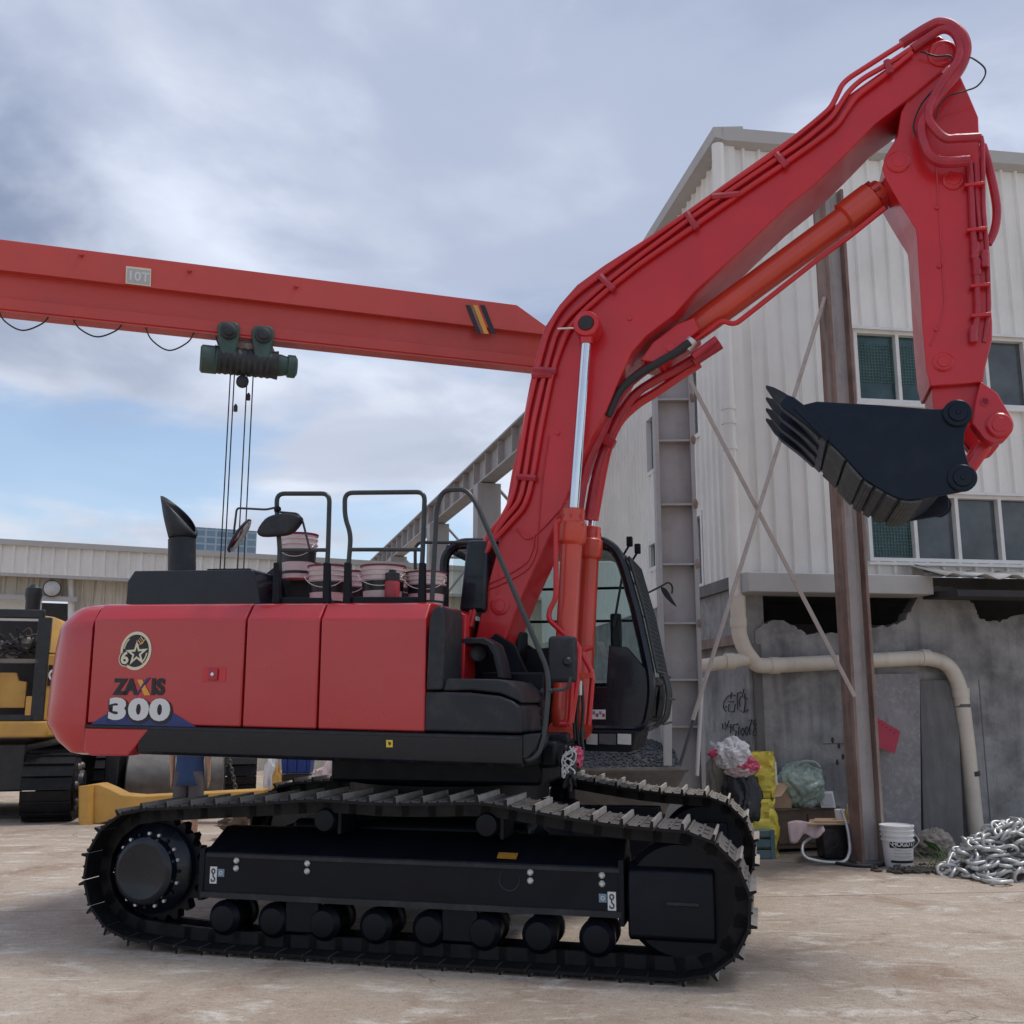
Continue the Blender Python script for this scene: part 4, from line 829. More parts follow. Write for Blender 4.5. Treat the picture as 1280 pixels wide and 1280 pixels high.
sU0 = fs(FR(1068, 460)); sL0 = fs(FR(1084, 660)); sE = 11.5; zT = FR(1000, 192).z
zB = FR(1000, 718).z
cladding(Cn, E_, N_, .04, sE, zB, zT, [(sU0, sE + 1, zU0, zU1), (sL0, sE + 1, zL0, zL1)], .235, .045, 'cladding', wh)
um = [fs(FR(x, 460)) for x in (1122, 1172, 1232)]; lm = [fs(FR(x, 660)) for x in (1143, 1196, 1250)]
s_ = um[-1]
while s_ < sE - .9: s_ += .62; um.append(s_)
s_ = lm[-1]
while s_ < sE - .9: s_ += .62; lm.append(s_)
window(Cn, E_, N_, sU0, sE, zU0, zU1, wh, ['pane_teal', 'pane_teal', 'pane', 'pane'], .05, um)
window(Cn, E_, N_, sL0, sE, zL0, zL1, wh, ['pane_teal', 'pane', 'pane', 'pane'], .05, lm)
for z, s0 in ((zU0, sU0), (zL0, sL0), (zU1 + .05, sU0), (zL1 + .05, sL0)):
    MB().loft([[W3(Cn, s, q, E_, N_, d) for d, q in ((-.02, z - .05), (.09, z - .055), (.09, z - .015), (-.02, z))] for s in (s0 - .04, sE)]).build('window_sill', 'white_paint', wh, smooth=0)
# wire mesh across some panes
for (x0, x1, y0, y1) in ((1076, 1119, 430, 478), (1125, 1150, 432, 480), (1092, 1140, 650, 696)):
    a, b_ = FR((x0 + x1) / 2, y0, -.05), FR((x0 + x1) / 2, y1, -.05); s0, s1 = fs(FR(x0, y1, -.05)), fs(FR(x1, y1, -.05)); m = MB()
    for i in range(int((s1 - s0) / .045) + 1): m.tube([W3(Cn, s0 + i * .045, z, E_, N_, -.045) for z in (b_.z, a.z)], .0045, 4)
    for i in range(int((a.z - b_.z) / .045) + 1): m.tube([W3(Cn, s, b_.z + i * .045, E_, N_, -.045) for s in (s0, s1)], .0045, 4)
    m.build('wire_mesh', 'net_green', wh)
sideh = []
for (x0, x1, y0, y1) in ((862, 876, 455, 551), (868, 881, 640, 737), (809, 820, 518, 594), (812, 823, 675, 714)):
    a, b_ = SD((x0 + x1) / 2, y0), SD((x0 + x1) / 2, y1); sa, sb = ss(SD(x1, (y0 + y1) / 2)), ss(SD(x0, (y0 + y1) / 2)); sideh.append((sa, sb, b_.z, a.z))
zS0 = SD(880, 741).z; zS1 = SD(890, 208).z
cladding(Cn, S_, NS_, .04, 15, zS0, zS1, sideh, .235, .04, 'cladding', wh)
for (sa, sb, z0, z1) in sideh: window(Cn, S_, NS_, sa, sb, z0, z1, wh, 'pane', .07)
# roof, gutters, corner trim
MB().loft([[W3(Cn, s, z, E_, N_, d) for d, z in ((.03, zT - .02), (.16, zT + .02), (.18, zT + .2), (.14, zT + .22), (-.4, zT + .22), (-.4, zT)) ] for s in (-.10, sE)]).build('gutter', 'trim_grey', wh, smooth=0)
MB().loft([[W3(Cn, s, z, S_, NS_, d) for d, z in ((.02, zS1 - .02), (.22, zS1 + .02), (.24, zS1 + .17), (-.2, zS1 + .22), (-.2, zS1))] for s in (-.16, 15)]).build('eave_trim', 'trim_grey', wh, smooth=0)
MB().add([W3(Cn, a, zT + z, E_, S_, d) for a, d, z in ((-.1, .0, .19), (sE, 0, .19), (sE, 15, 1.2), (-.1, 15, .19))], [(0, 1, 2, 3)]).build('roof', 'trim_grey', wh, smooth=0)
MB().loft([[Cn + E_ * x + S_ * y + V(0, 0, z) for x, y in ((-.06, -.06), (.10, -.06), (.10, .02), (.02, .10), (-.06, .10))] for z in (zB - .05, zT)]).build('corner_trim', 'cladding', wh, smooth=0)
dp = FR(914, 600, .12); dp.z = 0; pr = .085
MB().cyl(dp + V(0, 0, 3.1), dp + V(0, 0, zT - .05), pr, n=18).build('downpipe', 'cladding', wh)
for y in (510, 528, 560): z = hit(914, y, dp, N_).z; MB().cyl(dp + V(0, 0, z - .03), dp + V(0, 0, z + .03), pr + .012, n=18).build('pipe_collar', 'cladding', wh)
# canopy over the ground floor
zc0, zc1 = FR(1000, 741, .35).z, FR(1000, 717, .35).z
MB().loft([[W3(Cn, s, z, E_, N_, d) for d, z in ((-.1, zc0), (.42, zc0), (.42, zc1), (-.1, zc1 + .04))] for s in (-.12, fs(FR(1165, 720, .4)))]).build('canopy_beam', 'trim_grey', wh, bevel=.012)
cs0 = fs(FR(1158, 720, .5)); m = MB(); cz = FR(1200, 722, .6).z
n = int((sE - cs0) / .09)
for i in range(n):
    a = cs0 + i * .09; z = cz + .035 * math.sin(i * 1.35); z2 = cz + .035 * math.sin((i + 1) * 1.35); k0 = .10 * max(0, 1 - i * .25)
    m.add([W3(Cn, a, z + .16 + k0, E_, N_, -.05), W3(Cn, a + .09, z2 + .16 + k0 * .6, E_, N_, -.05), W3(Cn, a + .09, z2 - .02, E_, N_, .95), W3(Cn, a, z - .02, E_, N_, .95)], [(0, 1, 2, 3)])
cs = m.build('canopy_sheet', 'trim_grey', wh); cs.modifiers.new('Solidify', 'SOLIDIFY').thickness = .006
MB().loft([[W3(Cn, s, z, E_, N_, d) for d, z in ((.05, zc0 - .03), (.85, zc0 - .06), (.85, zc0 + .02), (.05, zc0 + .06))] for s in (cs0 + .2, sE)]).build('canopy_frame', 'interior', wh)
# ground floor: dark room behind a broken wall
MB().loft([[W3(Cn, s, z, E_, N_, d) for d, z in ((-2.6, 0), (-2.4, 0), (-2.4, zB), (-2.6, zB))] for s in (-.1, sE)]).build('back_wall', 'interior', wh, smooth=0)
MB().loft([[W3(Cn, s, z, E_, N_, d) for d, z in ((-2.6, zB - .16), (-.02, zB - .16), (-.02, zB), (-2.6, zB))] for s in (-.05, sE)]).build('floor_slab', 'concrete_dark', wh, smooth=0)
for k in range(4):
    s0 = .35 + k * 1.25; MB().loft([[W3(Cn, s, z, E_, N_, d) for d, z in ((-2.38, .6), (-2.34, .6), (-2.34, 3.0), (-2.38, 3.0))] for s in (s0, s0 + .5)]).build('inner_panel', 'concrete_dark' if k % 2 else 'trim_grey', wh, smooth=0)
top = [(944, 788), (955, 781), (968, 775), (984, 777), (998, 787), (1008, 792), (1017, 791), (1030, 794), (1040, 790), (1054, 790), (1075, 787), (1103, 783), (1118, 781), (1129, 778), (1133, 770), (1139, 765), (1141, 757), (1146, 749), (1150, 740), (1154, 737), (1170, 734), (1198, 734), (1204, 745), (1212, 751), (1219, 759), (1221, 768), (1225, 774), (1238, 777), (1250, 777), (1262, 772), (1280, 768), (1330, 770), (1420, 764)]
jr = random.Random(3); tj = [top[0]]
for (xa, ya), (xb, yb_) in zip(top, top[1:]):
    for k in (1, 2, 3): f_ = k / 3; tj.append((xa + (xb - xa) * f_ + jr.uniform(-1.3, 1.3) * (k < 3), ya + (yb_ - ya) * f_ + jr.uniform(-2.0, 2.0)))
poly = [FR(x, y, .02) for x, y in tj]; a, b_ = poly[0].copy(), poly[-1].copy(); a.z = b_.z = 0
cw_ = MB().prism([a] + poly + [b_], N_ * -.22).build('concrete_wall', 'concrete', origin=a, smooth=0)
tag(cw_, 'grey rendered concrete wall with a jagged broken top edge under the canopy', 'wall')
pa, pb = FR(944, 800, .03), FR(953, 800, .03)
MB().loft([[V(p.x, p.y, z) + N_ * .0 for p in (pa - E_ * .04, pb - E_ * .02, pb - N_ * .2, pa - N_ * .2)] for z in (0, 2.55)]).build('wall_pier', 'concrete_dark', cw_)
m = MB()
for s0, s1, z0, z1 in ((.95, 3.0, 1.28, 1.29), (3.2, 3.21, .1, 2.1), (1.55, 1.56, 1.3, 2.2)): m.loft([[W3(Cn, s, z, E_, N_, d) for s, z in ((s0, z0), (s1, z0), (s1, z1), (s0, z1))] for d in (.015, .026)])
m.build('joint_line', 'concrete_dark', cw_, smooth=0)
for k in range(5):
    p = FR(1044 + random.uniform(-18, 22), 925 + k * 7, .022); MB().blob(p, (.02, .01, .035), k, .4, nu=8, nv=6).build('chip', 'interior', cw_)
sw = MB().loft([[W3(Cn, s, z, S_, NS_, d) for s, z in ((.02, 0), (9, 0), (9, zS0 + .02), (.02, zS0 + .02))] for d in (-.25, -.02)]).build('side_wall', 'concrete', origin=Cn)
tag(sw, 'stained concrete side wall with black hand-painted scrawl, below the ribbed cladding', 'wall')
def scrawl(pts, r=.008): MB().tube([SD(x, y, .0) for x, y in pts], r, 5).build('scrawl', 'ink', sw)
def gx(x, y): return (880 + x * .078125, 830 + y * .078125)
for st in ([(385, 510), (320, 600), (310, 700), (345, 760)], [(380, 520), (440, 480), (500, 510)], [(385, 600), (470, 600)], [(440, 450), (430, 560)], [(360, 680), (330, 690)], [(400, 640), (395, 760), (480, 760), (500, 640)], [(540, 460), (530, 560), (545, 740)], [(530, 470), (590, 450)], [(590, 520), (560, 600), (580, 680)], [(640, 400), (610, 520), (690, 560)], [(650, 470), (660, 620), (640, 760)], [(570, 740), (630, 775), (700, 730)],
           [(300, 950), (295, 1040)], [(340, 940), (355, 1010), (330, 1050)], [(400, 910), (370, 1000), (440, 1010)], [(430, 960), (425, 1110)], [(540, 960), (470, 970), (465, 1060), (515, 1080), (500, 1170), (460, 1180)], [(560, 1000), (555, 1140)], [(620, 1020), (585, 1090), (620, 1150), (650, 1080), (620, 1020)], [(680, 1000), (650, 1070), (680, 1140), (715, 1060), (680, 1000)], [(720, 900), (770, 890), (730, 1010), (735, 1130)], [(820, 880), (785, 940), (835, 1030), (840, 1130), (800, 1160), (785, 1090), (835, 960), (820, 880)]):
    scrawl([gx(*p) for p in st])
tb_ = MB().loft([[W3(Cn, s, z, S_, NS_, d) for s, z in ((.15, 2.55), (2.2, 2.55), (2.2, 2.68), (.15, 2.68))] for d in (.0, .12)]).build('timber', 'rust_brown', origin=W3(Cn, .15, 2.55, S_, NS_)); tag(tb_, 'rusty brown beam bolted along the side wall near the white downpipe', 'beam')
# ---- drain pipe
pq = lambda x, y, o=.17: FR(x, y, o)
dr = thing('drain_pipe', 'thick cream plastic drain pipe running along the concrete wall and down to the ground', 'pipe', G(1222, 1074))
hz = pq(1040, 830); 
run = [pq(922, 745), pq(924, 795), pq(931, 812), pq(938, 822), pq(946, 832), pq(965, 832), pq(1160, 822), pq(1186, 830), pq(1200, 858), pq(1209, 930), pq(1223, 1066)]
MB().tube(fillet(run, .14, 6), .098, 20).build('pipe_run', 'pvc', dr)
MB().tube(fillet([pq(868, 834, .1), pq(905, 828), pq(934, 824)], .1), .088, 18).build('pipe_branch', 'pvc', dr)
def collar(p, d, r=.108, h=.06): MB().tube([V(p) - V(d).normalized() * h, V(p) + V(d).normalized() * h], r, 20).build('pipe_collar', 'pvc', dr)
collar(pq(968, 832), E_); collar(pq(1156, 822), E_); collar(pq(1201, 866), (0, 0, 1)); collar(pq(923, 778), (0, 0, 1)); collar(pq(912, 827), E_); collar(pq(1221, 1052), (0, 0, 1), .112)
MB().tube([pq(1203, 880), pq(1203.4, 884)], .1, 20).build('pipe_joint', 'concrete_dark', dr)
MB().tube([pq(1214, 964), pq(1215, 970)], .1008, 20).build('tear', 'ink', dr)
# ---- steel post and its braces
pb_ = G(1086, 1079); ROT = Matrix.Rotation(math.radians(14), 3, 'Z')
ps = thing('steel_post', 'tall rusty H-section steel post standing in front of the concrete wall', 'post', pb_)
def HB(name, mat, c, w, d, z0, z1, parent, tf=.03, rot=ROT):
    m = MB()
    for x0, x1, y0, y1, k in ((-w / 2, -w / 2 + tf, -d / 2, d / 2, 0), (w / 2 - tf, w / 2, -d / 2, d / 2, 0)):
        MB().loft([[c + rot @ V(x, y, z) for x, y in ((x0, y0), (x1, y0), (x1, y1), (x0, y1))] for z in (z0, z1)]).build('flange', mat[1], parent, bevel=.004)
    return MB().loft([[c + rot @ V(x, y, z) for x, y in ((-w / 2 + tf, -.02), (w / 2 - tf, -.02), (w / 2 - tf, .02), (-w / 2 + tf, .02))] for z in (z0, z1)]).build(name, mat[0], parent)
HB('web', ('rusty', 'rust_brown'), pb_, .31, .24, 0, 8.3, ps, .04)
MB().cbox(pb_ + V(0, 0, .02), (.36, .28, .03)).build('base_plate', 'concrete_dark', ps)
cpos = _O + ray(846, 700) * (12.5 / ray(846, 700).y); cpos.z = 0
gc = thing('steel_column', 'grey riveted steel column with horizontal stiffener plates beside the warehouse side wall', 'column', cpos)
R0 = Matrix.Rotation(math.radians(-3), 3, 'Z')
HB('web', ('steel_grey', 'steel_grey'), cpos, .49, .32, 0, 6.6, gc, .05, R0)
zs = [hit(846, y, cpos, (0, -1, 0)).z for y in (503, 554, 633, 707, 780, 850, 908)]
for z in zs: MB().loft([[cpos + R0 @ V(x, y, q) for x, y in ((-.195, -.145), (.195, -.145), (.195, -.021), (-.195, -.021))] for q in (z - .012, z + .012)]).build('stiffener', 'steel_grey', gc)
for z in zs[:5]: MB().blob(cpos + R0 @ V(.235, -.165, z), (.03, .02, .06), z, .4, nu=8, nv=6).build('rust_lump', 'rust_brown', gc)
def rod(name, p0, p1, r, mat, label, cat, group=None, ang=False):
    o = MB()
    if ang:
        d = (p1 - p0).normalized(); a_, b_ = frame(d); w = r * 1.7
        o.loft([[p + a_ * x + b_ * y for x, y in ((0, 0), (w, 0), (w, .008), (.008, .008), (.008, w), (0, w))] for p in (p0, p1)])
    else: o.cyl(p0, p1, r, n=10)
    return tag(o.build(name, mat, origin=p0), label, cat, group)
def ONP(x, y, d): r_ = ray(x, y); return _O + r_ * (d / r_.y)
rod('brace', ONP(861, 478, 12.3), ONP(1066, 872, pb_.y - .15), .03, 'rod_paint', 'rusty angle-iron brace from the foot of the rusty post up to the grey column', 'brace', None, True)
rod('brace', ONP(1031, 372, pb_.y - .1), ONP(866, 900, 12.2), .026, 'rod_paint', 'thin grey-brown tie rod from high on the rusty post down to the grey column', 'brace')
rod('pole', ONP(878, 848, 12.4), ONP(871, 970, 12.1), .025, 'trim_grey', 'pale thin pole leaning against the stained side wall above the rubbish', 'pole')
rod('pole', ONP(882, 850, 12.45), ONP(848, 962, 12.1), .018, 'rail_paint', 'dark thin pole leaning across the foot of the grey column', 'pole')
rod('bracket_light', ONP(858, 470, 12.3), ONP(868, 458, 12.2), .02, 'white_paint', 'short white bracket at the top end of the angle-iron brace', 'bracket')
# boards leaning on the wall
def board(name, mat, px, o0, o1, th, label, cat):
    q = [FR(x, y, o1 if i >= 2 else o0) for i, (x, y) in enumerate(px)]
    q[0].z = max(q[0].z, 0); q[1].z = max(q[1].z, 0)
    return tag(MB().prism(q, N_ * -th).build(name, mat, origin=q[0], bevel=.006), label, cat)
board('board', 'slab', [(1106, 1080), (1153, 1080), (1150, 842), (1090, 842)], .55, .12, .05, 'grey speckled board leaning against the concrete wall right of the rusty post', 'board')
board('board', 'concrete_dark', [(1156, 1078), (1207, 1078), (1196, 850), (1150, 850)], .40, .10, .06, 'dark bare board leaning against the wall beside the cream drain pipe', 'board')
rs = MB().prism([FR(x, y, .42) for x, y in ((1096, 897), (1125, 914), (1118, 942), (1087, 930))], N_ * .012).build('plate', 'sign_red', origin=FR(1106, 920, .42)); tag(rs, 'crimson square plate hung askew on the speckled board', 'plate')
for k in range(5): p = FR(1098 + k * 5, 903 + k * 3.2, .433); MB().cyl(p, p + N_ * .004, .008, n=8).build('hole', 'ink', rs)
# ---- crane girder overhead with its hoist
e = V(1, .33, 0).normalized(); gn_ = V(e.y, -e.x, 0)
r0 = ray(200, 340); Gp = _O + r0 * (16 / r0.y)
def GR(x, y, o=0.): return hit(x, y, Gp + gn_ * o, gn_)
def gz(x0, y0): return GR(x0, y0).z
zt, zm = gz(200, 324.4), gz(200, 361.5); zl, zf = gz(200, 391.5), gz(200, 407)
def gs(p): return (p - Gp).dot(e)
sL, sR = gs(GR(-260, 300)), gs(GR(690, 430)); sK = gs(GR(646, 390))
cr = thing('crane_girder', 'long red overhead crane girder with yellow and black stripes near its end', 'crane', V(Gp.x, Gp.y, zf))
def gpt(s, o, z): return V(Gp.x, Gp.y, 0) + e * s + gn_ * o + V(0, 0, z)
secg = [(0, zt), (.02, zm), (-.14, zm + .01), (-.15, zl), (-.27, zl), (-.28, zm + .01), (-.42, zm), (-.40, zt)]
ze = zt - (zt - zm) * .8
gb = MB().loft([[gpt(s, o, z) for o, z in secg] for s in (sL, sK)]).loft([[gpt(sK, o, z) for o, z in secg], [gpt(sR, o, (ze if z == zt else z)) for o, z in secg]], caps=True).build('box_girder', 'crane_red', cr, bevel=.006)
MB().loft([[gpt(s, o, z) for o, z in ((-.08, zl - .002), (-.21, zl - .004), (-.34, zl - .002), (-.34, zf + .03), (-.31, zf), (-.11, zf), (-.08, zf + .03))] for s in (sL, sR - .05)]).build('bottom_flange', 'crane_red', cr, bevel=.004)
MB().loft([[gpt(s, o, z) for o, z in ((-.06, zf - .03), (-.36, zf - .03), (-.36, zf - .002), (-.06, zf - .002))] for s in (sL, sR - .05)]).build('rail_flange', 'crane_red', cr)
for xs, mt in (((582, 587), 'ink'), ((591, 597), 'decal_orange'), ((600, 606), 'ink'), ((587.5, 590.5), 'rust_brown')):
    q = [(xs[0], 381), (xs[1], 381.6), (xs[1] + 14, 417.5), (xs[0] + 14, 417)]
    MB().prism([GR(x, y, .024) for x, y in q], gn_ * .003).build('stripe', mt, cr, smooth=0)
sp_ = MB().prism([GR(x, y, .03) for x, y in ((157.5, 333), (189, 336.5), (188.5, 358.5), (157, 354.5))], gn_ * .015).build('load_plate', 'cream', cr, smooth=0)
MB().prism([GR(x, y, .046) for x, y in ((159, 335), (187.5, 338.2), (187, 356.5), (158.6, 352.8))], gn_ * .002).build('plate_face', 'trim_grey', sp_, smooth=0)
text_mesh('plate_text', '10T', .22, 'decal_white', place(GR(173, 346, .05), e, V(0, 0, 1)), sp_, bold=.004)
for x in (102, 237, 370): p = GR(x, 319 + (x - 102) * .148, .0); MB().cyl(p - gn_ * .02, p + gn_ * .09, .035, n=12).build('lug', 'crane_red', cr)
for (x0, y0, x1, y1, xm, ym) in ((-3, 385, 63, 392, 28, 413), (90, 395, 154, 403, 121, 421), (181, 406, 243, 415, 211, 438), (270, 420, 290, 424, 276, 432)):
    MB().tube(spline([GR(x0, y0, -.1), GR(x0 * .72 + xm * .28, y0 * .42 + ym * .58, -.1), GR(xm, ym, -.1), GR(x1 * .72 + xm * .28, y1 * .42 + ym * .58, -.1), GR(x1, y1, -.1)], 6), .013, 6).build('festoon_cable', 'rubber', cr)
ho = thing('hoist', 'dark green electric wire-rope hoist hanging from the red crane girder', 'hoist', GR(305, 472, -.4))
HO = -.21
for x, y in ((286, 414), (329, 419)):
    p = GR(x, y, .04)
    bo_ = MB().prism([GR(x + dx_, y + dy, .02) for dx_, dy in ((-14, -8), (-9, -13), (9, -12), (14, -7), (13, 8), (8, 30), (-10, 29), (-13, 8))], gn_ * -.46).build('trolley', 'hoist_green', ho, bevel=.03)
    MB().lathe(p, gn_, [(-.05, .14), (.02, .14), (.04, .09), (.07, .085), (.08, .03)], 20).build('wheel', 'hoist_dark', bo_)
d0, d1 = GR(268, 449, HO), GR(347, 457, HO)
dm = MB().lathe(d0, d1 - d0, [(0, .25)] + [(.04 + i * .05, .245 if i % 2 else .228) for i in range(int(((d1 - d0).length - .06) / .05))] + [((d1 - d0).length, .25)], 24).build('rope_drum', 'hoist_dark', ho)
MB().lathe(GR(250, 448, HO), d1 - d0, [(0, .20), (.03, .24), (.27, .24), (.29, .22)], 24).build('gear_case', 'hoist_green', ho)
MB().lathe(GR(342, 456, HO), d1 - d0, [(0, .19), (.12, .19), (.22, .165), (.24, .2), (.36, .2), (.40, .14)], 22).build('motor', 'hoist_green', ho)
MB().prism([GR(x, y, HO + .1) for x, y in ((274, 436), (345, 442), (340, 430), (278, 426))], gn_ * -.3).build('hoist_frame', 'rust_brown', ho, bevel=.02)
p = GR(303, 477, HO); MB().lathe(p + gn_ * .06, -gn_, [(0, .07), (.02, .105), (.06, .09), (.10, .105), (.12, .07)], 22).build('rope_sheave', 'hoist_dark', ho)
for x in (288, 293, 309, 316.5):
    p = GR(x, 468, HO + (x - 300) * .006); MB().cyl(p, V(p.x, p.y, 1.3), .011, n=6).build('wire_rope', 'rubber', ho)
for x, y in ((294.5, 510), (310.5, 496)):
    p = GR(x, y, HO); MB().lathe(p - V(0, 0, .06), (0, 0, 1), [(0, .035), (.09, .035), (.13, .012)], 12).build('rope_stop', 'hoist_dark', ho)
MB().lathe(GR(303, 477, HO) * 1 - V(0, 0, GR(303, 477, HO).z - 1.0), (0, 0, 1), [(0, .06), (.05, .15), (.35, .15), (.4, .08)], 18).build('hook_block', 'hoist_dark', ho)
# ---- crane runway on columns, running away behind the excavator
q0 = ray(668, 514); Q0 = _O + q0 * (18 / q0.y); rz = Q0.z; Q1 = G(462, 706, rz); rd = (Q1 - Q0).normalized(); rs_ = V(rd.y, -rd.x, 0)
rw = thing('crane_runway', 'grey steel crane runway beam on columns receding behind the red boom', 'runway', V(G(608, 700, rz).x, G(608, 700, rz).y, 0))
Qs, Qe = Q0 - rd * 1.6, Q1 + rd * 16
def ibeam(z0, z1, w, mat, name, parent):
    for (a, b_, u, v_) in ((-w, w, z1 - .04, z1), (-w, w, z0, z0 + .04)): MB().loft([[p + rs_ * x + V(0, 0, z - rz) for x, z in ((a, u), (b_, u), (b_, v_), (a, v_))] for p in (Qs, Qe)]).build('flange', mat, parent)
    return MB().loft([[p + rs_ * x + V(0, 0, z - rz) for x, z in ((-.02, z0 + .04), (.02, z0 + .04), (.02, z1 - .04), (-.02, z1 - .04))] for p in (Qs, Qe)]).build(name, mat, parent)
ibeam(rz - .62, rz, .17, 'steel_grey', 'beam', rw)
MB().loft([[p + rs_ * x + V(0, 0, z) for x, z in ((-.05, .002), (.05, .002), (.04, .09), (-.04, .09))] for p in (Qs, Qe)]).build('crane_rail', 'steel_grey', rw)
L_ = (Qe - Qs).length
for i in range(30):
    p = Qs + rd * (.5 + i * 1.05)
    if (p - Qs).length < L_: MB().loft([[p + rd * a + rs_ * x + V(0, 0, z) for x, z in ((-.15, -.575), (.15, -.575), (.15, -.045), (-.15, -.045))] for a in (-.015, .015)]).build('stiffener', 'steel_grey', rw)
for x, y in ((609, 570), (548, 626), (498, 672), (470, 699)):
    c = G(x, y, rz); c.z = 0; m = MB()
    co_ = MB().loft([[c + rd * a + rs_ * x_ + V(0, 0, z) for a, x_ in ((-.2, -.26), (.2, -.26), (.2, .26), (-.2, .26))] for z in (0, rz - .64)]).build('column', 'steel_grey', rw, bevel=.01)
    MB().loft([[c + rd * a + rs_ * x_ + V(0, 0, z) for a, x_ in ((-.24, -.30), (.24, -.30), (.24, .30), (-.24, .30))] for z in (rz - 1.9, rz - 1.86)]).build('stiffener', 'steel_grey', co_)
    MB().cyl(c + rs_ * .24 + V(0, 0, rz - .7), c + rs_ * 1.0 + V(0, 0, rz - 1.5), .035, n=6).build('strut', 'steel_grey', rw)
    MB().cyl(c + rs_ * .24 + V(0, 0, rz - 1.5), c + rs_ * 1.1 + V(0, 0, rz - 1.5), .04, n=6).build('strut', 'steel_grey', rw)
    MB().cyl(c + rs_ * .24 + V(0, 0, rz - 2.5), c + rs_ * 1.0 + V(0, 0, rz - 1.5), .035, n=6).build('strut', 'steel_grey', rw)
# ---- long low shed behind, on the left
k0 = ray(-40, 681); K0 = _O + k0 * (25 / k0.y); kz = K0.z; K1 = G(600, 717, kz); ke = (K1 - K0); ke.z = 0; KL = ke.length; ke.normalize(); kn = V(ke.y, -ke.x, 0); K0 = V(K0.x, K0.y, 0)
K0 = K0 - ke * 10; KL += 16
sh_ = thing('shed', 'long low cream shed with rust-streaked ribbed walls behind the yellow excavator', 'building', K0)
def kp(x, y, o=0.): return hit(x, y, K0 + kn * o, kn)
def ks(p): return (p - K0).dot(ke)
kf = kp(0, 716.5, .5).z; kw = kp(0, 745).z
dsx = (ks(kp(-60, 760)), ks(kp(52, 760)), ks(kp(90, 760)))
cladding(K0, ke, kn, 0, KL, kf + .02, kz, [], .30, .04, 'cladding', sh_, 'fascia')
bpy.data.objects['fascia'].location = V(K0) * 0 + kn * .5
MB().loft([[W3(K0, s, z, ke, kn, o) for o, z in ((.46, kz - .02), (.60, kz - .02), (.60, kz + .12), (-.3, kz + .2), (-.3, kz))] for s in (0, KL)]).build('roof_edge', 'trim_grey', sh_, smooth=0)
MB().loft([[W3(K0, s, z, ke, kn, o) for o, z in ((.0, kf - .02), (.52, kf - .06), (.52, kf + .02), (.0, kf + .05))] for s in (0, KL)]).build('soffit', 'trim_grey', sh_, smooth=0)
cladding(K0, ke, kn, 0, KL, 0, kf + .05, [(dsx[0], dsx[2], 0, kw)], .26, .04, 'cladding_old', sh_)
MB().loft([[W3(K0, s, z, ke, kn, o) for o, z in ((-.02, kw - .08), (.30, kw - .10), (.30, kw + .02), (-.02, kw + .05))] for s in (dsx[0], dsx[2] + .1)]).build('lintel', 'trim_grey', sh_, smooth=0)
MB().loft([[W3(K0, s, z, ke, kn, o) for s, z in ((dsx[0], 0), (dsx[1], 0), (dsx[1], kw), (dsx[0], kw))] for o in (-.3, -.25)]).build('door', 'white_paint', sh_, smooth=0)
MB().loft([[W3(K0, s, z, ke, kn, o) for s, z in ((dsx[1] - .1, 0), (dsx[2] + .1, 0), (dsx[2] + .1, kw), (dsx[1] - .1, kw))] for o in (-1.6, -1.5)]).build('back_wall', 'interior', sh_, smooth=0)
MB().tube([kp(88, 722, .12), kp(89, 756, .12), kp(89, 800, .12)], .08, 14).build('downpipe', 'white_paint', sh_)
MB().add([], []);
lp = kp(65, 735.5, .35)
la = thing('wall_lamp', 'round grey-glass lamp with a dark rim fixed under the shed fascia', 'lamp', lp)
MB().lathe(lp - kn * .1, kn, [(0, .10), (.05, .19), (.09, .215), (.11, .215), (.112, .195)], 32).build('lamp_rim', 'hoist_dark', la)
MB().lathe(lp + kn * .0, kn, [(0, .195), (.02, .19), (.035, .12), (.04, .001)], 32).build('lamp_glass', 'galv', la)
# ---- distant glass office block
tw0 = ray(243, 690); T0 = _O + tw0 * (240 / tw0.y); tw1 = ray(320, 690); T1 = _O + tw1 * (246 / tw1.y)
tz = hit(243, 661, T0, (0, -1, 0)).z; tt = (T1 - T0); tt.z = 0; tn = V(tt.y, -tt.x, 0).normalized()
T0.z = 0; T1.z = 0
m_ = bpy.data.materials.new('tower_glass'); m_.use_nodes = True; t = m_.node_tree; b = t.nodes['Principled BSDF']; b.inputs['Roughness'].default_value = .25
br = nd(t, 'ShaderNodeTexBrick'); br.offset = 0; br.inputs['Color1'].default_value = (.10, .17, .24, 1); br.inputs['Color2'].default_value = (.15, .22, .29, 1); br.inputs['Mortar'].default_value = (.26, .32, .38, 1)
br.inputs['Scale'].default_value = 1; br.inputs['Mortar Size'].default_value = .2; br.inputs['Brick Width'].default_value = 2.2; br.inputs['Row Height'].default_value = 1.7
c = nd(t, 'ShaderNodeTexCoord'); sp3 = nd(t, 'ShaderNodeSeparateXYZ'); cb3 = nd(t, 'ShaderNodeCombineXYZ'); t.links.new(c.outputs['Object'], sp3.inputs[0]); t.links.new(sp3.outputs[0], cb3.inputs[0]); t.links.new(sp3.outputs[2], cb3.inputs[1]); t.links.new(cb3.outputs[0], br.inputs[0]); t.links.new(br.outputs[0], b.inputs['Base Color']); MATS['tower_glass'] = m_
tw = MB().loft([[p + V(0, 0, z) for p in (T0, T1, T1 - tn * 12, T0 - tn * 12)] for z in (0, tz)]).build('office_block', 'tower_glass', origin=T0, smooth=0)
tag(tw, 'far blue-grey glass office block showing above the shed roof', 'building')
MB().loft([[T0 - tn * .3 + tt * a + V(0, 0, z) for a in (-.004, 1.004)] + [T0 - tn * 12 + tt * a + V(0, 0, z) for a in (1.004, -.004)] for z in (tz, tz + .5)]).build('parapet', 'tower_glass', tw)
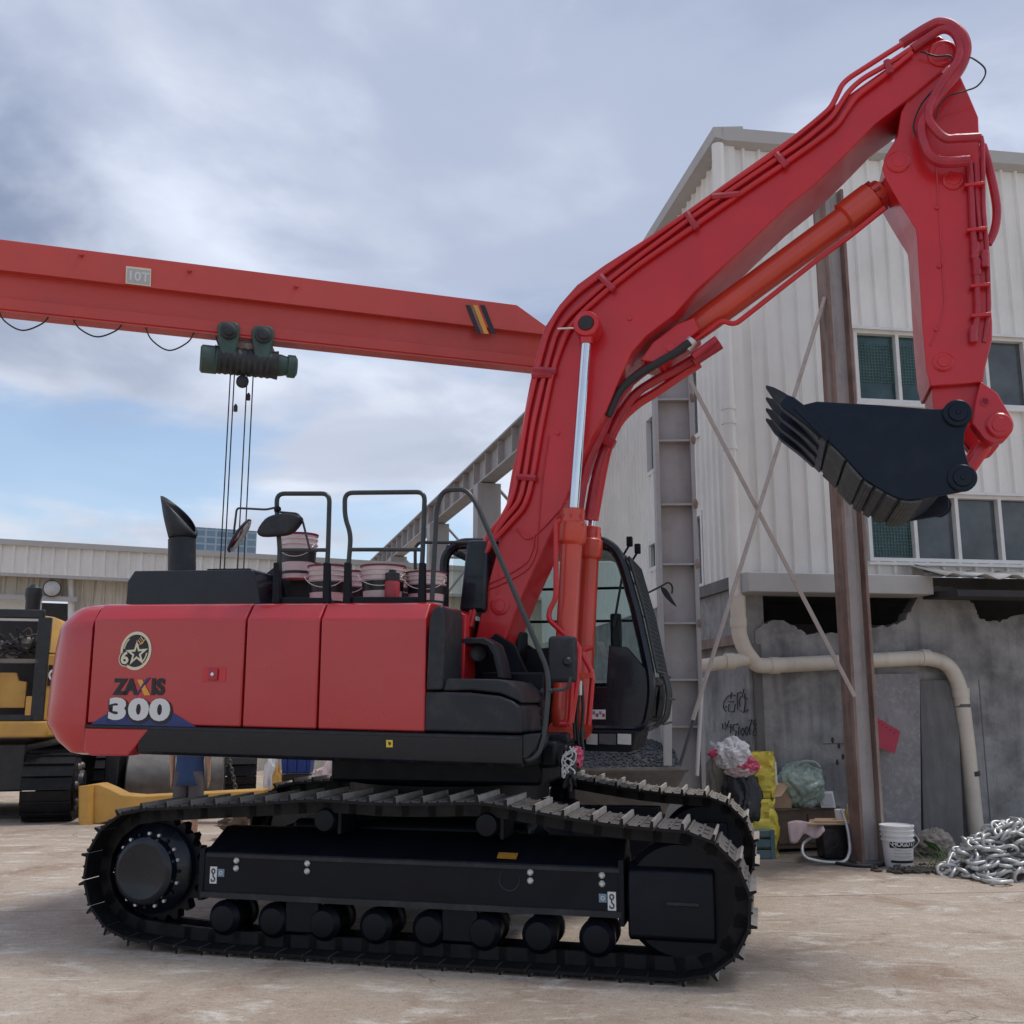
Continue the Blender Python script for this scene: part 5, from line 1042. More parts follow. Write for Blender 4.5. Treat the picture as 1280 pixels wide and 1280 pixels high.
# ============================================================ things on and around the excavator
MW = Matrix.Translation(MC) @ Matrix.Rotation(-YAW, 4, 'Z')
def WM(x, y, l): return MW @ ML(x, y, l)
def pail(base, h, r, body, lid, label, group=None, band='ink', tilt=None, open_top=False, bands=True, name='pail'):
    o = thing(name, label, 'pail', base, group)
    k = r / .165
    prof = [(0, r * .84), (.01, r * .86), (h * .62, r * .95), (h * .63, r * 1.03), (h * .66, r * 1.03), (h * .67, r * .965), (h * .74, r * .97), (h * .745, r * 1.05), (h * .775, r * 1.05), (h * .78, r * .98), (h * .86, r * .99), (h * .865, r * 1.05), (h * .89, r * 1.05), (h * .9, r * 1.0), (h * .96, r * 1.02)]
    MB().lathe(base, (0, 0, 1), prof, 30).build('pail_body', body, o)
    MB().lathe(base + V(0, 0, h * .955), (0, 0, 1), [(0, r * 1.06), (h * .045, r * 1.08), (h * .05, r * 1.0), (h * .02, r * .96), (h * .02, .01)], 30).build('pail_lid', lid, o)
    if bands:
        for z0, z1 in ((.36, .60), (.10, .16)): MB().lathe(base, (0, 0, 1), [(h * z0, r * (.86 + .09 * z0 / .62) + .002), (h * z0 + .001, r * (.86 + .09 * z0 / .62) + .004), (h * z1, r * (.86 + .09 * z1 / .62) + .004), (h * z1 + .001, r * (.86 + .09 * z1 / .62) + .002)], 30).build('label_band', band, o)
    hd = [base + V(r * 1.05 * math.cos(t), -r * 1.05 * math.sin(t) * .3 - r * .9, h * .8 - h * .35 * math.sin(t)) for t in [math.pi * i / 10 for i in range(11)]]
    hd[0] = base + V(r * 1.04, 0, h * .82); hd[-1] = base + V(-r * 1.04, 0, h * .82)
    MB().tube(spline(hd, 3), .004, 5).build('pail_handle', 'galv', o)
    return o
def onhood(x, ytop, l, z0, h=None):
    t_ = WM(x, ytop, l); b_ = t_.copy(); b_.z = z0; return b_, (t_.z - z0)
for x, y, l, z0, r, lab in ((374.5, 668.5, .62, 2.86, .155, 'pale pink paint pail standing highest, on the black engine cover by the rear hand rail'),
                            (411, 708, .85, 2.575, .165, 'pale pink paint pail on the hood between the two hand rails'),
                            (440, 715, .35, 2.575, .15, 'pale pink paint pail half hidden behind the middle hand rail post'),
                            (479, 708, .95, 2.575, .175, 'large pale pink paint pail behind the small red bottle'),
                            (517, 719, .40, 2.575, .15, 'pale pink paint pail partly hidden behind the red bottle'),
                            (533, 716, .80, 2.575, .16, 'pale pink paint pail at the front end of the hood, beside the long sloping rail')):
    b_, h = onhood(x, y, l, z0); pail(b_, h, r, 'pail_pink', 'pail_lid', lab, 'paint pails on the excavator')
b_ = WM(490, 746, 1.12); b_.z = 2.575
bt = thing('paint_bottle', 'small dark red bottle with black cap beside the paint pails on the hood', 'bottle', b_)
MB().lathe(b_, (0, 0, 1), [(0, .055), (.01, .06), (.17, .06), (.19, .05)], 20).build('bottle_body', 'paint_red', bt)
MB().lathe(b_ + V(0, 0, .185), (0, 0, 1), [(0, .058), (.06, .058), (.065, .03), (.085, .028), (.09, .01)], 20).build('bottle_cap', 'rubber', bt)
# rag and wire bundle hanging at the front of the deck
c = WM(721, 946, .75); tag(MB().blob(c, (.05, .05, .075), 4, .7, 3.).build('rag', 'film_pink', origin=c), 'crumpled bright pink rag stuck at the front corner of the excavator deck', 'rag')
c = WM(711, 955, .85); wb = thing('plastic_bag', 'black and white crinkled plastic bag hanging below the pink rag', 'bag', c - V(0, 0, .12))
MB().blob(c - V(0, 0, .03), (.06, .06, .14), 9, .6, 3.5).build('bag_body', 'film_black', wb)
for k in range(7):
    q = [c + V(random.uniform(-.06, .06), -.07 - random.uniform(0, .02), .12 - j * .05 + random.uniform(-.02, .02)) for j in range(5)]
    MB().tube(spline(q, 3), .006, 5).build('crinkle', 'film_white', wb)
# ============================================================ by the warehouse wall
b_ = G(1124, 1083); wp = pail(b_, .45, .175, 'pail_white', 'pail_white', 'white plastic pail with black labels standing on the ground by the rusty post', None, 'ink', bands=False, name='bucket')
for z0, z1, w in ((.215, .30, 1), (.055, .082, 1)):
    m = MB(); 
    for k in range(16):
        t0, t1 = (math.radians(-142 + k * 6.5 + d) for d in (0, 6.5)); r0_, r1_ = .175 * (.86 + .09 * z0 / .28) + .003, .175 * (.86 + .09 * z1 / .28) + .003
        m.add([b_ + V(r * math.cos(t), r * math.sin(t), z) for t, r, z in ((t0, r0_, z0), (t1, r0_, z0), (t1, r1_, z1), (t0, r1_, z1))], [(0, 1, 2, 3)])
    m.build('label_band', 'ink', wp)
for k, ch in enumerate('HOGDI'):
    t = math.radians(-122 + k * 17); r = .172; c = b_ + V(r * math.cos(t), r * math.sin(t), .258)
    text_mesh('label_letter', ch, .07, 'decal_white', place(c, V(-math.sin(t), math.cos(t), 0), V(0, 0, 1)), wp, bold=.002)
for k in range(3):
    m = MB()
    for j in range(8):
        t0, t1 = math.radians(-125 + j * 9), math.radians(-117 + j * 9); r = .1665; z = .19 - k * .035
        m.add([b_ + V(r * math.cos(t), r * math.sin(t), zz_) for t, zz_ in ((t0, z), (t1, z), (t1, z + .008), (t0, z + .008))], [(0, 1, 2, 3)])
    m.build('label_print', 'trim_grey', wp)
# heap of chain: every link a piece
cc = G(1276, 1094)
chn = thing('chain_heap', 'heap of thick galvanised steel chain piled at the foot of the concrete wall', 'chain', cc)
lk = MB().tube([V(.062 * math.cos(t) + (.05 if math.cos(t) > 0 else -.05), .062 * math.sin(t), 0) for t in [2 * math.pi * i / 16 + .01 for i in range(16)]], .019, 8, closed=True).mesh('link', 'galv', smooth=60)
rr = random.Random(5)
for i in range(210):
    t = rr.uniform(0, 2 * math.pi); u = rr.random() ** .55; hh = .50 * (1 - u ** 1.7) + .02
    z = hh * (1 if i % 4 else rr.random())
    R = Matrix.Rotation(rr.uniform(0, 6.3), 4, 'Z') @ Matrix.Rotation(rr.gauss(0, .7), 4, 'X') @ Matrix.Rotation(rr.gauss(0, .35), 4, 'Y')
    o = bpy.data.objects.new('link', lk); COL.objects.link(o); o.parent = chn
    o.matrix_local = Matrix.Translation(V(math.cos(t) * u * .78, math.sin(t) * u * .42, max(.03, z))) @ R
for k in range(5):
    o = bpy.data.objects.new('link', lk); COL.objects.link(o); o.parent = chn
    p = G(1217 + k * 9, 1098 + k * 2.2) - cc; o.matrix_local = Matrix.Translation(p + V(0, 0, .03)) @ Matrix.Rotation(k * .9, 4, 'Z') @ Matrix.Rotation(.25 * (k % 3), 4, 'X')
# soil, weeds
c = G(1138, 1090); m = MB(); rr = random.Random(12)
for k in range(60): m.blob(c + V(rr.gauss(0, .14), rr.gauss(0, .07), .01), (rr.uniform(.02, .07), rr.uniform(.02, .05), rr.uniform(.012, .045)), k, .7, 3, 10, 7, .001)
tag(m.build('soil_patch', 'soil', origin=c), 'low dark clump of wet debris on the ground below the white bucket', 'debris'); 
wd = thing('weed', 'small tuft of thin green weeds at the foot of the dark leaning board', 'weed', G(1185, 1080))
rr = random.Random(2); m = MB()
for k in range(60):
    p = G(1186 + rr.gauss(0, 11), 1082 + rr.gauss(0, 4)); d = V(rr.gauss(0, .1), rr.gauss(0, .1), rr.uniform(.06, .28)); s = V(.006, .003, 0)
    q = p + d * .6; e2 = p + d + V(d.x, d.y, -.04)
    m.add([p - s, p + s, q + s * .8, e2, q - s * .8], [(0, 1, 2, 3, 4)])
m.build('blades', 'leaf', wd, smooth=0)
m = MB()
for k in range(26):
    p = G(1150 + rr.uniform(0, 70), 1085 + rr.gauss(0, 5)); m.blob(p, (rr.uniform(.01, .04), rr.uniform(.01, .03), rr.uniform(.008, .025)), k, .4, 2, 8, 6)
o = m.build('rubble', 'soil'); o['kind'] = 'stuff'; o['label'] = 'scattered crumbs of earth and rubble along the wall foot'; o['category'] = 'rubble'
# cabinet and clutter left of the post
DC = 13.0
def AT(x, y, d=DC): return ONP(x, y, d)
def gbase(x, d): p = ONP(x, 1000, d); p.z = 0; return p
cb0, cb1 = gbase(966, 12.95), gbase(1046, 13.2); cz_ = AT(1000, 1010, 13).z; ce = (cb1 - cb0); ce.z = 0; cnv = V(-ce.y, ce.x, 0).normalized()
ca = thing('cabinet', 'old brown wooden cabinet with panelled front standing against the concrete wall', 'cabinet', cb0)
MB().loft([[cb0 + ce * u + cnv * v_ + V(0, 0, z) for u, v_ in ((0, 0), (1, 0), (1, .42), (0, .42))] for z in (.04, cz_ - .03)]).build('carcass', 'wood', ca, bevel=.006)
MB().loft([[cb0 + ce * u + cnv * v_ + V(0, 0, z) for u, v_ in ((-.03, -.03), (1.03, -.03), (1.03, .44), (-.03, .44))] for z in (cz_ - .03, cz_)]).build('top_board', 'wood', ca, bevel=.004)
for u0, u1 in ((.04, .49), (.52, .97)): MB().loft([[cb0 + ce * u + cnv * v_ + V(0, 0, z) for u, z in ((u0, .1), (u1, .1), (u1, cz_ - .08), (u0, cz_ - .08))] for v_ in (-.018, -.001)]).build('door_panel', 'wood', ca, bevel=.006)
for u in (.02, .95): MB().loft([[cb0 + ce * (u + a) + cnv * v_ + V(0, 0, z) for a, v_ in ((0, .01), (.04, .01), (.04, .06), (0, .06))] for z in (0, .06)]).build('leg', 'wood', ca)
def bag(name, mat, c, r, seed, label, cat='bag', amp=.35, fr=2.6, flat=None, knot=False, kmat=None, pleat=.13):
    o = thing(name, label, cat, V(c[0], c[1], c[2] - r[2]))
    ob = MB().blob(c, r, seed, amp * .5, fr * .7, 84, 54, flat, pleat).build('bag_body', mat, o, smooth=40)
    if knot:
        for k in range(3): MB().tube(spline([c + V(r[0] * (.25 + .5 * math.cos(t + k)), -r[1] * .5, r[2] * (.85 + .28 * math.sin(t * 1.0 + k))) for t in (0, .9, 1.8, 2.7, 3.6)], 4), .018, 6).build('handle', kmat or mat, o)
    return o
c = AT(1001, 992, 13.1); bag('plastic_bag', 'film_green', V(c.x, c.y, cz_ + .26), V(.30, .2, .27), 6, 'bulging translucent green plastic bag on top of the wooden cabinet', knot=True, flat=cz_ + .002, amp=.3)
p = AT(968, 1008, 12.95); p.z = cz_; bx_ = thing('cardboard_box', 'open brown cardboard box beside the green plastic bag on the cabinet', 'box', p)
MB().loft([[p + V(x, y, z) for x, y in ((.0, 0), (.22, .03), (.22, .26), (0, .24))] for z in (.003, .30)]).build('box_body', 'cardboard', bx_)
MB().prism([p + V(0, -.002, .30), p + V(.22, .028, .30), p + V(.05, -.16, .16), p + V(-.17, -.18, .13)], V(0, .004, .004)).build('box_flap', 'cardboard', bx_)
def paper_bag(name, mat, base, w, d, h, seed, label, lean=0.):
    o = thing(name, label, 'bag', base); rings = []; sd = V(seed, seed * 2.3, 0); n = 44
    for j in range(19):
        t_ = j / 18; ring = []
        for i in range(n):
            th = 2 * math.pi * i / n; cx_, sy_ = math.cos(th), math.sin(th)
            x = math.copysign(abs(cx_) ** .35, cx_) * w / 2; y = math.copysign(abs(sy_) ** .45, sy_) * d / 2 * (1 - .55 * t_ ** 2)
            q = V(x, y, t_ * h); k = .045 * pnoise(q * 9 + sd) + .03 * pnoise(q * 21 + sd); bulge = 1 + .12 * math.sin(math.pi * min(1, t_ * 1.3)) 
            ring.append(base + V(x * bulge + k + lean * t_, y * bulge + k, max(.002, t_ * h + (.05 * pnoise(V(th * 2, seed, 0)) if j == 18 else 0))))
        rings.append(ring)
    MB().loft(rings, caps=False).build('bag_body', mat, o, smooth=22); return o
b_ = AT(953, 1000, 12.85); b_.z = AT(953, 997, 12.85).z; paper_bag('foil_bag', 'film_yellow', b_, .27, .2, AT(953, 940, 12.85).z - b_.z, 3, 'upright crumpled yellow bag beside the cardboard box', .03)
paper_bag('foil_bag', 'film_yellow', gbase(950, 12.72), .34, .26, b_.z - .0, 8, 'second yellow bag standing on the ground below the upright yellow bag')
p = AT(968, 952, 12.95); tag(MB().tube([p - V(.0, 0, .28), p], [.03, .022], 10).build('tube', 'white_paint', origin=p - V(0, 0, .28)), 'white tube poking up behind the upright yellow bag', 'tube')
c = AT(927, 990, 12.8); bag('rubbish_bag', 'film_black', V(c.x, c.y, .52), V(.26, .22, .54), 21, 'large black rubbish bag under the white and pink bags', amp=.28, flat=0.)
c = AT(899, 965, 13.1); bag('sack', 'sacking', V(c.x, c.y, .56), V(.24, .2, .60), 25, 'tall dirty grey-brown sack leaning by the stained side wall', amp=.18, fr=2, flat=0.)
c = AT(916, 944, 12.75); bag('carrier_bag', 'film_white', V(c.x, c.y, c.z), V(.21, .17, .19), 31, 'crumpled white carrier bag on top of the rubbish heap', amp=.45, fr=3.2)
c = AT(932, 957, 12.72); bag('pink_bag', 'film_pink', V(c.x, c.y, c.z), V(.15, .12, .10), 35, 'crimson plastic bag squeezed beside the white carrier bag', amp=.5, fr=3)
c = AT(893, 942, 12.75); bag('pink_scrap', 'film_pink', V(c.x, c.y, c.z), V(.08, .06, .05), 37, 'small pink scrap of plastic on the grey-brown sack', amp=.5, fr=3)
p = AT(887, 930, 12.8); tag(MB().prism([p, p + V(.16, 0, -.09), p + V(.17, 0, -.06), p + V(.02, 0, .04)], V(0, .02, 0)).build('strip', 'film_white', origin=p), 'white strip sticking out above the grey-brown sack', 'strip')
c = AT(938, 975, 12.7); bag('purple_cloth', 'cloth_pink', V(c.x - .12, c.y, c.z + .10), V(.17, .1, .07), 39, 'dusty mauve cloth lying across the black rubbish bag', 'cloth', .5, 3)
p = gbase(948, 12.6); tc_ = thing('crate', 'low teal plastic crate on the ground beside the wooden cabinet', 'crate', p)
for z0, z1 in ((0, .10), (.13, .22), (.25, .32)): MB().box(p + V(-.2, -.14, z0), p + V(.14, .14, z1)).build('crate_wall', 'teal_paint', tc_, bevel=.006)
for sx in (-.19, .11):
    for sy in (-.13, .13): MB().box(p + V(sx - .02, sy - .02, 0), p + V(sx + .03, sy + .02, .33)).build('crate_post', 'teal_paint', tc_)
# chair with a board, tub, cloth
p = gbase(1043, 12.35); tz_ = ONP(1040, 1030, 12.35).z
ch_ = thing('chair', 'bent steel-tube chair frame carrying a thin board in front of the black bin', 'chair', p)
MB().tube(fillet([ONP(1052, 1012, 12.3), ONP(1060, 1035, 12.2), ONP(1063, 1064, 12.1), ONP(1057, 1078, 12.05), ONP(1030, 1078, 12.05), ONP(1004, 1072, 12.1), ONP(1002, 1056, 12.2), ONP(1012, 1048, 12.3), ONP(1020, 1044, 12.3)], .12, 6), .018, 10).build('tube_frame', 'galv', ch_)
MB().loft([[V(q.x, q.y, tz_ + z) for q in (ONP(1010, 1030, 12.2), ONP(1066, 1028, 12.25), ONP(1064, 1024, 12.7), ONP(1012, 1024, 12.65))] for z in (0, .022)]).build('seat_board', 'wood_pale', ch_, bevel=.004)
MB().loft([[V(q.x, q.y, tz_ + z) for q in (ONP(1018, 1030, 12.3), ONP(1056, 1028, 12.3), ONP(1054, 1024, 12.6), ONP(1018, 1024, 12.6))] for z in (.024, .04)]).build('seat_pad', 'cardboard', ch_, bevel=.004)
bn = thing('bin', 'black plastic bin under the board, next to the rusty post', 'bin', gbase(1043, 12.55))
q = gbase(1043, 12.55); MB().loft([[q + V(x * k, y * k, z) for x, y in ((-.22, -.14), (.24, -.14), (.24, .16), (-.22, .16))] for z, k in ((0.0, .92), (tz_ - .03, 1.0))]).build('bin_body', 'film_black', bn, bevel=.02)
MB().loft([[q + V(x, y, z) for x, y in ((-.235, -.155), (.255, -.155), (.255, .175), (-.235, .175))] for z in (tz_ - .06, tz_ - .02)]).build('bin_rim', 'rubber', bn, bevel=.008)
m = MB(); n = 14; o0 = ONP(985, 1028, 12.25)
for i in range(n + 1):
    for j in range(9):
        u = i / n; v_ = j / 8; m.v.append(V(o0.x + .40 * u, o0.y + .03 * math.sin(9 * u + v_ * 3) - .06 * v_, tz_ + .03 + .02 * math.sin(u * 5) - v_ * (.22 - .12 * u + .03 * math.sin(u * 11))))
m.f = [[i * 9 + j, (i + 1) * 9 + j, (i + 1) * 9 + j + 1, i * 9 + j + 1] for i in range(n) for j in range(8)]
cl_ = m.build('cloth', 'cloth_pink', origin=o0, smooth=80); cl_.modifiers.new('Solidify', 'SOLIDIFY').thickness = .008; tag(cl_, 'dirty pink cloth draped over the edge of the chair board', 'cloth')
p = AT(1036, 1012, 13.05); p.z = cz_; fr_ = thing('picture_frame', 'small white-edged frame leaning on the back of the cabinet top', 'frame', p)
MB().prism([p + V(-.09, 0, 0), p + V(.09, 0, 0), p + V(.08, .06, .19), p + V(-.10, .06, .19)], V(0, .015, 0)).build('frame_edge', 'white_paint', fr_); MB().prism([p + V(-.07, -.004, .025), p + V(.07, -.004, .025), p + V(.06, .048, .165), p + V(-.08, .048, .165)], V(0, -.004, 0)).build('frame_picture', 'trim_grey', fr_)
p = ONP(1050, 1020, 12.45); p.z = tz_ + .022; tag(MB().lathe(p, (0, 0, 1), [(0, .05), (.13, .062), (.135, .055)], 18).build('cup', 'pail_white', origin=p), 'plain white cup on the chair board', 'cup')
p = ONP(1061, 1020, 12.45); p.z = tz_ + .022; b2 = thing('bottle', 'thin bottle with yellow label beside the white cup', 'bottle', p); MB().lathe(p, (0, 0, 1), [(0, .03), (.1, .03), (.14, .012), (.17, .012)], 14).build('bottle_body', 'yellow_label', b2); MB().lathe(p + V(0, 0, .168), (0, 0, 1), [(0, .014), (.025, .014)], 12).build('bottle_cap', 'white_paint', b2)
p = gbase(1069, 12.35); b3 = thing('canister', 'tall black canister with a white cap standing against the rusty post', 'canister', p); zc = ONP(1069, 1005, 12.35).z; MB().lathe(p, (0, 0, 1), [(0, .05), (zc - .06, .05), (zc - .02, .03)], 16).build('canister_body', 'film_black', b3); MB().lathe(p + V(0, 0, zc - .025), (0, 0, 1), [(0, .035), (.07, .035), (.075, .02)], 14).build('canister_cap', 'white_paint', b3)
p = gbase(1060, 11.95); tag(MB().tube(spline([gbase(x, d) + V(0, 0, .018) for x, d in ((1040, 12.05), (1056, 11.9), (1075, 11.82), (1092, 11.86), (1100, 12.0))], 6), .018, 8).build('hose_piece', 'rubber', origin=p), 'short black hose lying around the foot of the rusty post', 'hose')
c = G(1165, 1068); bag('sacking_roll', 'sacking', V(c.x, c.y - .1, .14), V(.22, .14, .16), 44, 'grey crumpled sacking bundle on the ground behind the white bucket', 'bundle', .4, 3, 0.)
# ============================================================ behind the cab: skip of gravel
sd_ = 11.9; k0 = ONP(728, 965, sd_); k1 = ONP(858, 958, sd_)
zk = (ONP(800, 964, sd_).z); sk_ = thing('skip', 'dark steel skip heaped with black gravel behind the cab', 'skip', V((k0.x + k1.x) / 2, sd_ + .5, 0))
x0, x1 = ONP(690, 960, sd_).x, k1.x
MB().loft([[V(x, y, z) for x, y in ((x0 + i, sd_ + i * .5), (x1 - i * 2.2, sd_ + i * .5), (x1 - i * 2.2, sd_ + 1.3 - i * .5), (x0 + i, sd_ + 1.3 - i * .5))] for z, i in ((.0, .25), (zk, 0))]).build('skip_body', 'oil_steel', sk_, bevel=.01)
rim = [V(x0, sd_, zk), V(x1, sd_, zk + .02), V(x1, sd_ + 1.3, zk), V(x0, sd_ + 1.3, zk)]
MB().tube(rim, .035, 6, closed=True).build('skip_rim', 'oil_steel', sk_)
ztop = ONP(785, 928, sd_ + .6).z; m = MB(); nx, ny = 40, 26
def hgt(x, y):
    u = (x - x0) / (x1 - x0); v_ = (y - sd_) / 1.3
    return zk - .06 + (ztop - zk + .10) * max(0, 1 - ((u - .62) / .62) ** 2) * max(0, 1 - ((v_ - .62) / .66) ** 2) + .02 * pnoise(V(x * 6, y * 6, 0))
for i in range(nx + 1):
    for j in range(ny + 1):
        x = x0 + .05 + (x1 - x0 - .1) * i / nx; y = sd_ + .05 + 1.2 * j / ny; m.v.append(V(x, y, hgt(x, y)))
m.f = [[i * (ny + 1) + j, (i + 1) * (ny + 1) + j, (i + 1) * (ny + 1) + j + 1, i * (ny + 1) + j + 1] for i in range(nx) for j in range(ny)]
rr = random.Random(8)
for k in range(2600):
    x = rr.uniform(x0 + .06, x1 - .06); y = sd_ + rr.uniform(.05, 1.2); r = rr.uniform(.009, .024); c = V(x, y, hgt(x, y) + r * .3)
    q = [c + V(rr.uniform(-.3, .3) * r + r * a, r * b_, r * d) for a, b_, d in ((1, 0, 0), (-1, 0, 0), (0, 1, 0), (0, -1, 0), (0, 0, 1), (0, 0, -1))]
    m.add(q, [(0, 2, 4), (2, 1, 4), (1, 3, 4), (3, 0, 4), (2, 0, 5), (1, 2, 5), (3, 1, 5), (0, 3, 5)])
o = m.build('gravel_heap', 'gravel', sk_, smooth=0); o['kind'] = 'stuff'
p = ONP(836, 905, 11.8); tag(MB().loft([[V(q.x + dx_, q.y, q.z) for dx_, q in ((-.045, ONP(835, y, 11.8)), (.045, ONP(835, y, 11.8)), (.045, ONP(835, y, 11.8) + V(0, .06, 0)), (-.045, ONP(835, y, 11.8) + V(0, .06, 0)))] for y in (880, 957)]).build('post', 'trim_grey', origin=ONP(836, 957, 11.8), bevel=.004), 'short pale steel post standing on the rim of the gravel skip', 'post')
# ============================================================ on the left: yellow excavator seen from behind
yb = G(48, 1031); YR = Matrix.Rotation(math.radians(14), 3, 'Z')       # its length runs away from the camera
yx = thing('yellow_excavator', 'partly stripped yellow excavator with open engine bay behind the red machine', 'excavator', yb)
def Y(x, y, z): return yb + YR @ V(x - (.22 if z > 1.2 else 0), y, z)
def track_end(parent, fx, half, length, rad, name='track'):
    pth = []
    for k in range(13): t = math.radians(270 - 180 * k / 12); pth.append((rad + rad * math.cos(t), rad + rad * math.sin(t)))
    for k in range(13): t = math.radians(90 - 180 * k / 12); pth.append((length - rad + rad * math.cos(t), rad + rad * math.sin(t)))
    P = [V(0, a, z) for a, z in pth]; P = [p for i, p in enumerate(P)]
    cl = [0.]
    for i in range(len(P)): cl.append(cl[-1] + (P[(i + 1) % len(P)] - P[i]).length)
    N = round(cl[-1] / .19); st = cl[-1] / N
    def at2(s):
        s %= cl[-1]; i = 0
        while cl[i + 1] < s: i += 1
        return P[i].lerp(P[(i + 1) % len(P)], (s - cl[i]) / (cl[i + 1] - cl[i]))
    m = MB()
    for s in (-1, 1): m.prism([fx(s * half * .45 + x0_, a * .94 + .1, rad + (z - rad) * .82) for x0_ in (0,) for a, z in pth], YR @ V(.05 * -s, 0, 0))
    tr = m.build(name, 'shoe_black', parent, smooth=0)
    for i in range(N):
        p, q = at2(i * st), at2((i + .95) * st); d = (q - p).normalized(); n_ = V(0, -d.z, d.y)
        if n_.dot((p + q) / 2 - V(0, length / 2, rad)) < 0: n_ = -n_
        b_ = MB()
        def cr_(x, pt, h): w_ = pt + n_ * h; return fx(x, w_.y, w_.z)
        b_.loft([[cr_(x, p, 0), cr_(x, q, 0), cr_(x, q, .018), cr_(x, p, .018)] for x in (-half, half)])
        mid = p.lerp(q, .12); b_.loft([[cr_(x, p, .018), cr_(x, mid, .018), cr_(x, mid, .05), cr_(x, p, .05)] for x in (-half, half)])
        b_.build('shoe', 'shoe_black', tr, smooth=0)
    return tr
track_end(yx, lambda x, y, z: Y(x + .06, y, z + .02), .36, 4.2, .50)
track_end(yx, lambda x, y, z: Y(x - 2.35, y, z + .02), .36, 4.2, .50)
for k in range(6): t = k * 1.05; MB().lathe(Y(.44, .55 + .30 * math.cos(t), .55 + .30 * math.sin(t)), YR @ V(1, 0, 0), [(0, .07), (.03, .06), (.05, .03)], 10).build('hub_bolt', 'oil_steel', yx)
MB().lathe(Y(.38, .55, .55), YR @ V(1, 0, 0), [(0, .40), (.05, .40), (.07, .22), (.14, .20), (.15, .1)], 24).build('sprocket', 'film_black', yx)
MB().loft([[Y(x, y, z) for x, y in ((-2.1, .5), (-.35, .5), (-.35, 3.6), (-2.1, 3.6))] for z in (.45, 1.18)]).build('chassis', 'film_black', yx, bevel=.03)
MB().loft([[Y(x, y, z) for x, y in ((-2.9, .15), (.20, .15), (.42, .6), (.42, 3.8), (-2.9, 3.8))] for z in (1.28, 1.52)]).build('deck', 'cat_yellow', yx, bevel=.03)
MB().loft([[Y(x, y, z) for x, y in ((.12, .22), (.40, .60), (.42, 3.6), (.10, 3.6))] for z in (1.53, 2.55)]).build('side_panel', 'cat_yellow', yx, bevel=.02)
MB().loft([[Y(x, y, z) for x, y in ((.12, .22), (.40, .60), (.42, 3.6), (.10, 3.6))] for z in (2.56,)] + [[Y(x, y, 3.16) for x, y in ((-.02, .30), (.10, .66), (.12, 3.6), (-.04, 3.6))]]).build('hood', 'cat_yellow', yx, bevel=.02)
MB().loft([[Y(x, y, z) for x, y in ((-2.8, .20), (.02, .20), (.02, .30), (-2.8, .30))] for z in (3.10, 3.24)]).build('bay_frame', 'film_black', yx, bevel=.02)
for x0_, x1_, z0, z1, mt in ((-.06, .13, 1.53, 3.12, 'film_black'), (-2.8, .0, 2.40, 2.47, 'oil_steel'), (-2.8, .0, 1.53, 1.62, 'film_black'), (-.85, -.72, 1.6, 2.4, 'film_black'), (-.14, -.05, 1.6, 1.9, 'cat_yellow')):
    MB().loft([[Y(x, y, z) for x, y in ((x0_, .18), (x1_, .18), (x1_, .30), (x0_, .30))] for z in (z0, z1)]).build('bay_frame', mt, yx, bevel=.012)
MB().loft([[Y(x, y, z) for x, y in ((-2.8, 1.1), (.1, 1.1), (.1, 1.2), (-2.8, 1.2))] for z in (1.53, 3.12)]).build('bulkhead', 'interior', yx)
MB().loft([[Y(x, y, z) for x, z in ((-.70, 1.72), (-.18, 1.72), (-.18, 2.12), (-.30, 2.14), (-.34, 2.26), (-.62, 2.26), (-.66, 2.12))] for y in (.34, .42)]).build('engine_plate', 'cat_yellow', yx, bevel=.01)
for k, (x, z, r) in enumerate(((-.30, 2.72, .17), (-.62, 2.66, .14), (-.45, 2.56, .12), (-.18, 2.58, .1))): MB().blob(Y(x, .62, z), (r, r, r * .8), k + 50, .35, 3, 18, 12).build('engine_block', 'oil_steel', yx)
rr = random.Random(4)
for k in range(9):
    q = [Y(-.75 + rr.random() * .7, .42 + rr.random() * .2, 2.5 + rr.random() * .5) for j in range(4)]; MB().tube(spline(q, 5), .014, 6).build('hose', 'rubber' if k % 3 else 'oil_steel', yx)
MB().lathe(Y(-.22, .5, 3.2), (0, 0, 1), [(0, .11), (.20, .11), (.28, .13), (.40, .12), (.46, .06)], 18).build('exhaust', 'film_black', yx)
_cx = (YR @ V(.28, .38, 0)).normalized(); _cn = V(_cx.y, -_cx.x, 0)
sg = MB().prism([Y(.26, .41, z) + _cx * u + _cn * .004 for u, z in ((-.21, 2.06), (.21, 2.06), (.21, 2.38), (-.21, 2.38))], _cn * .008).build('name_panel', 'film_black', yx)
text_mesh('name_letters', 'CAT', .22, 'white_paint', place(Y(.26, .41, 2.22) + _cn * .014, _cx, V(0, 0, 1)), sg, bold=.008)
# second machine's tracks further back
for xx, yy, lab in ((137, 992, 'black crawler track unit standing behind the yellow beam'), (298, 985, 'dusty brown crawler track unit behind the chain and scrap')):
    b0_ = G(xx, 1012 if xx < 200 else 1004); o = thing('crawler_unit', lab, 'track', b0_)
    track_end(o, lambda x, y, z, b0_=b0_: b0_ + YR @ V(x, y, z), .30, 3.6, .48)
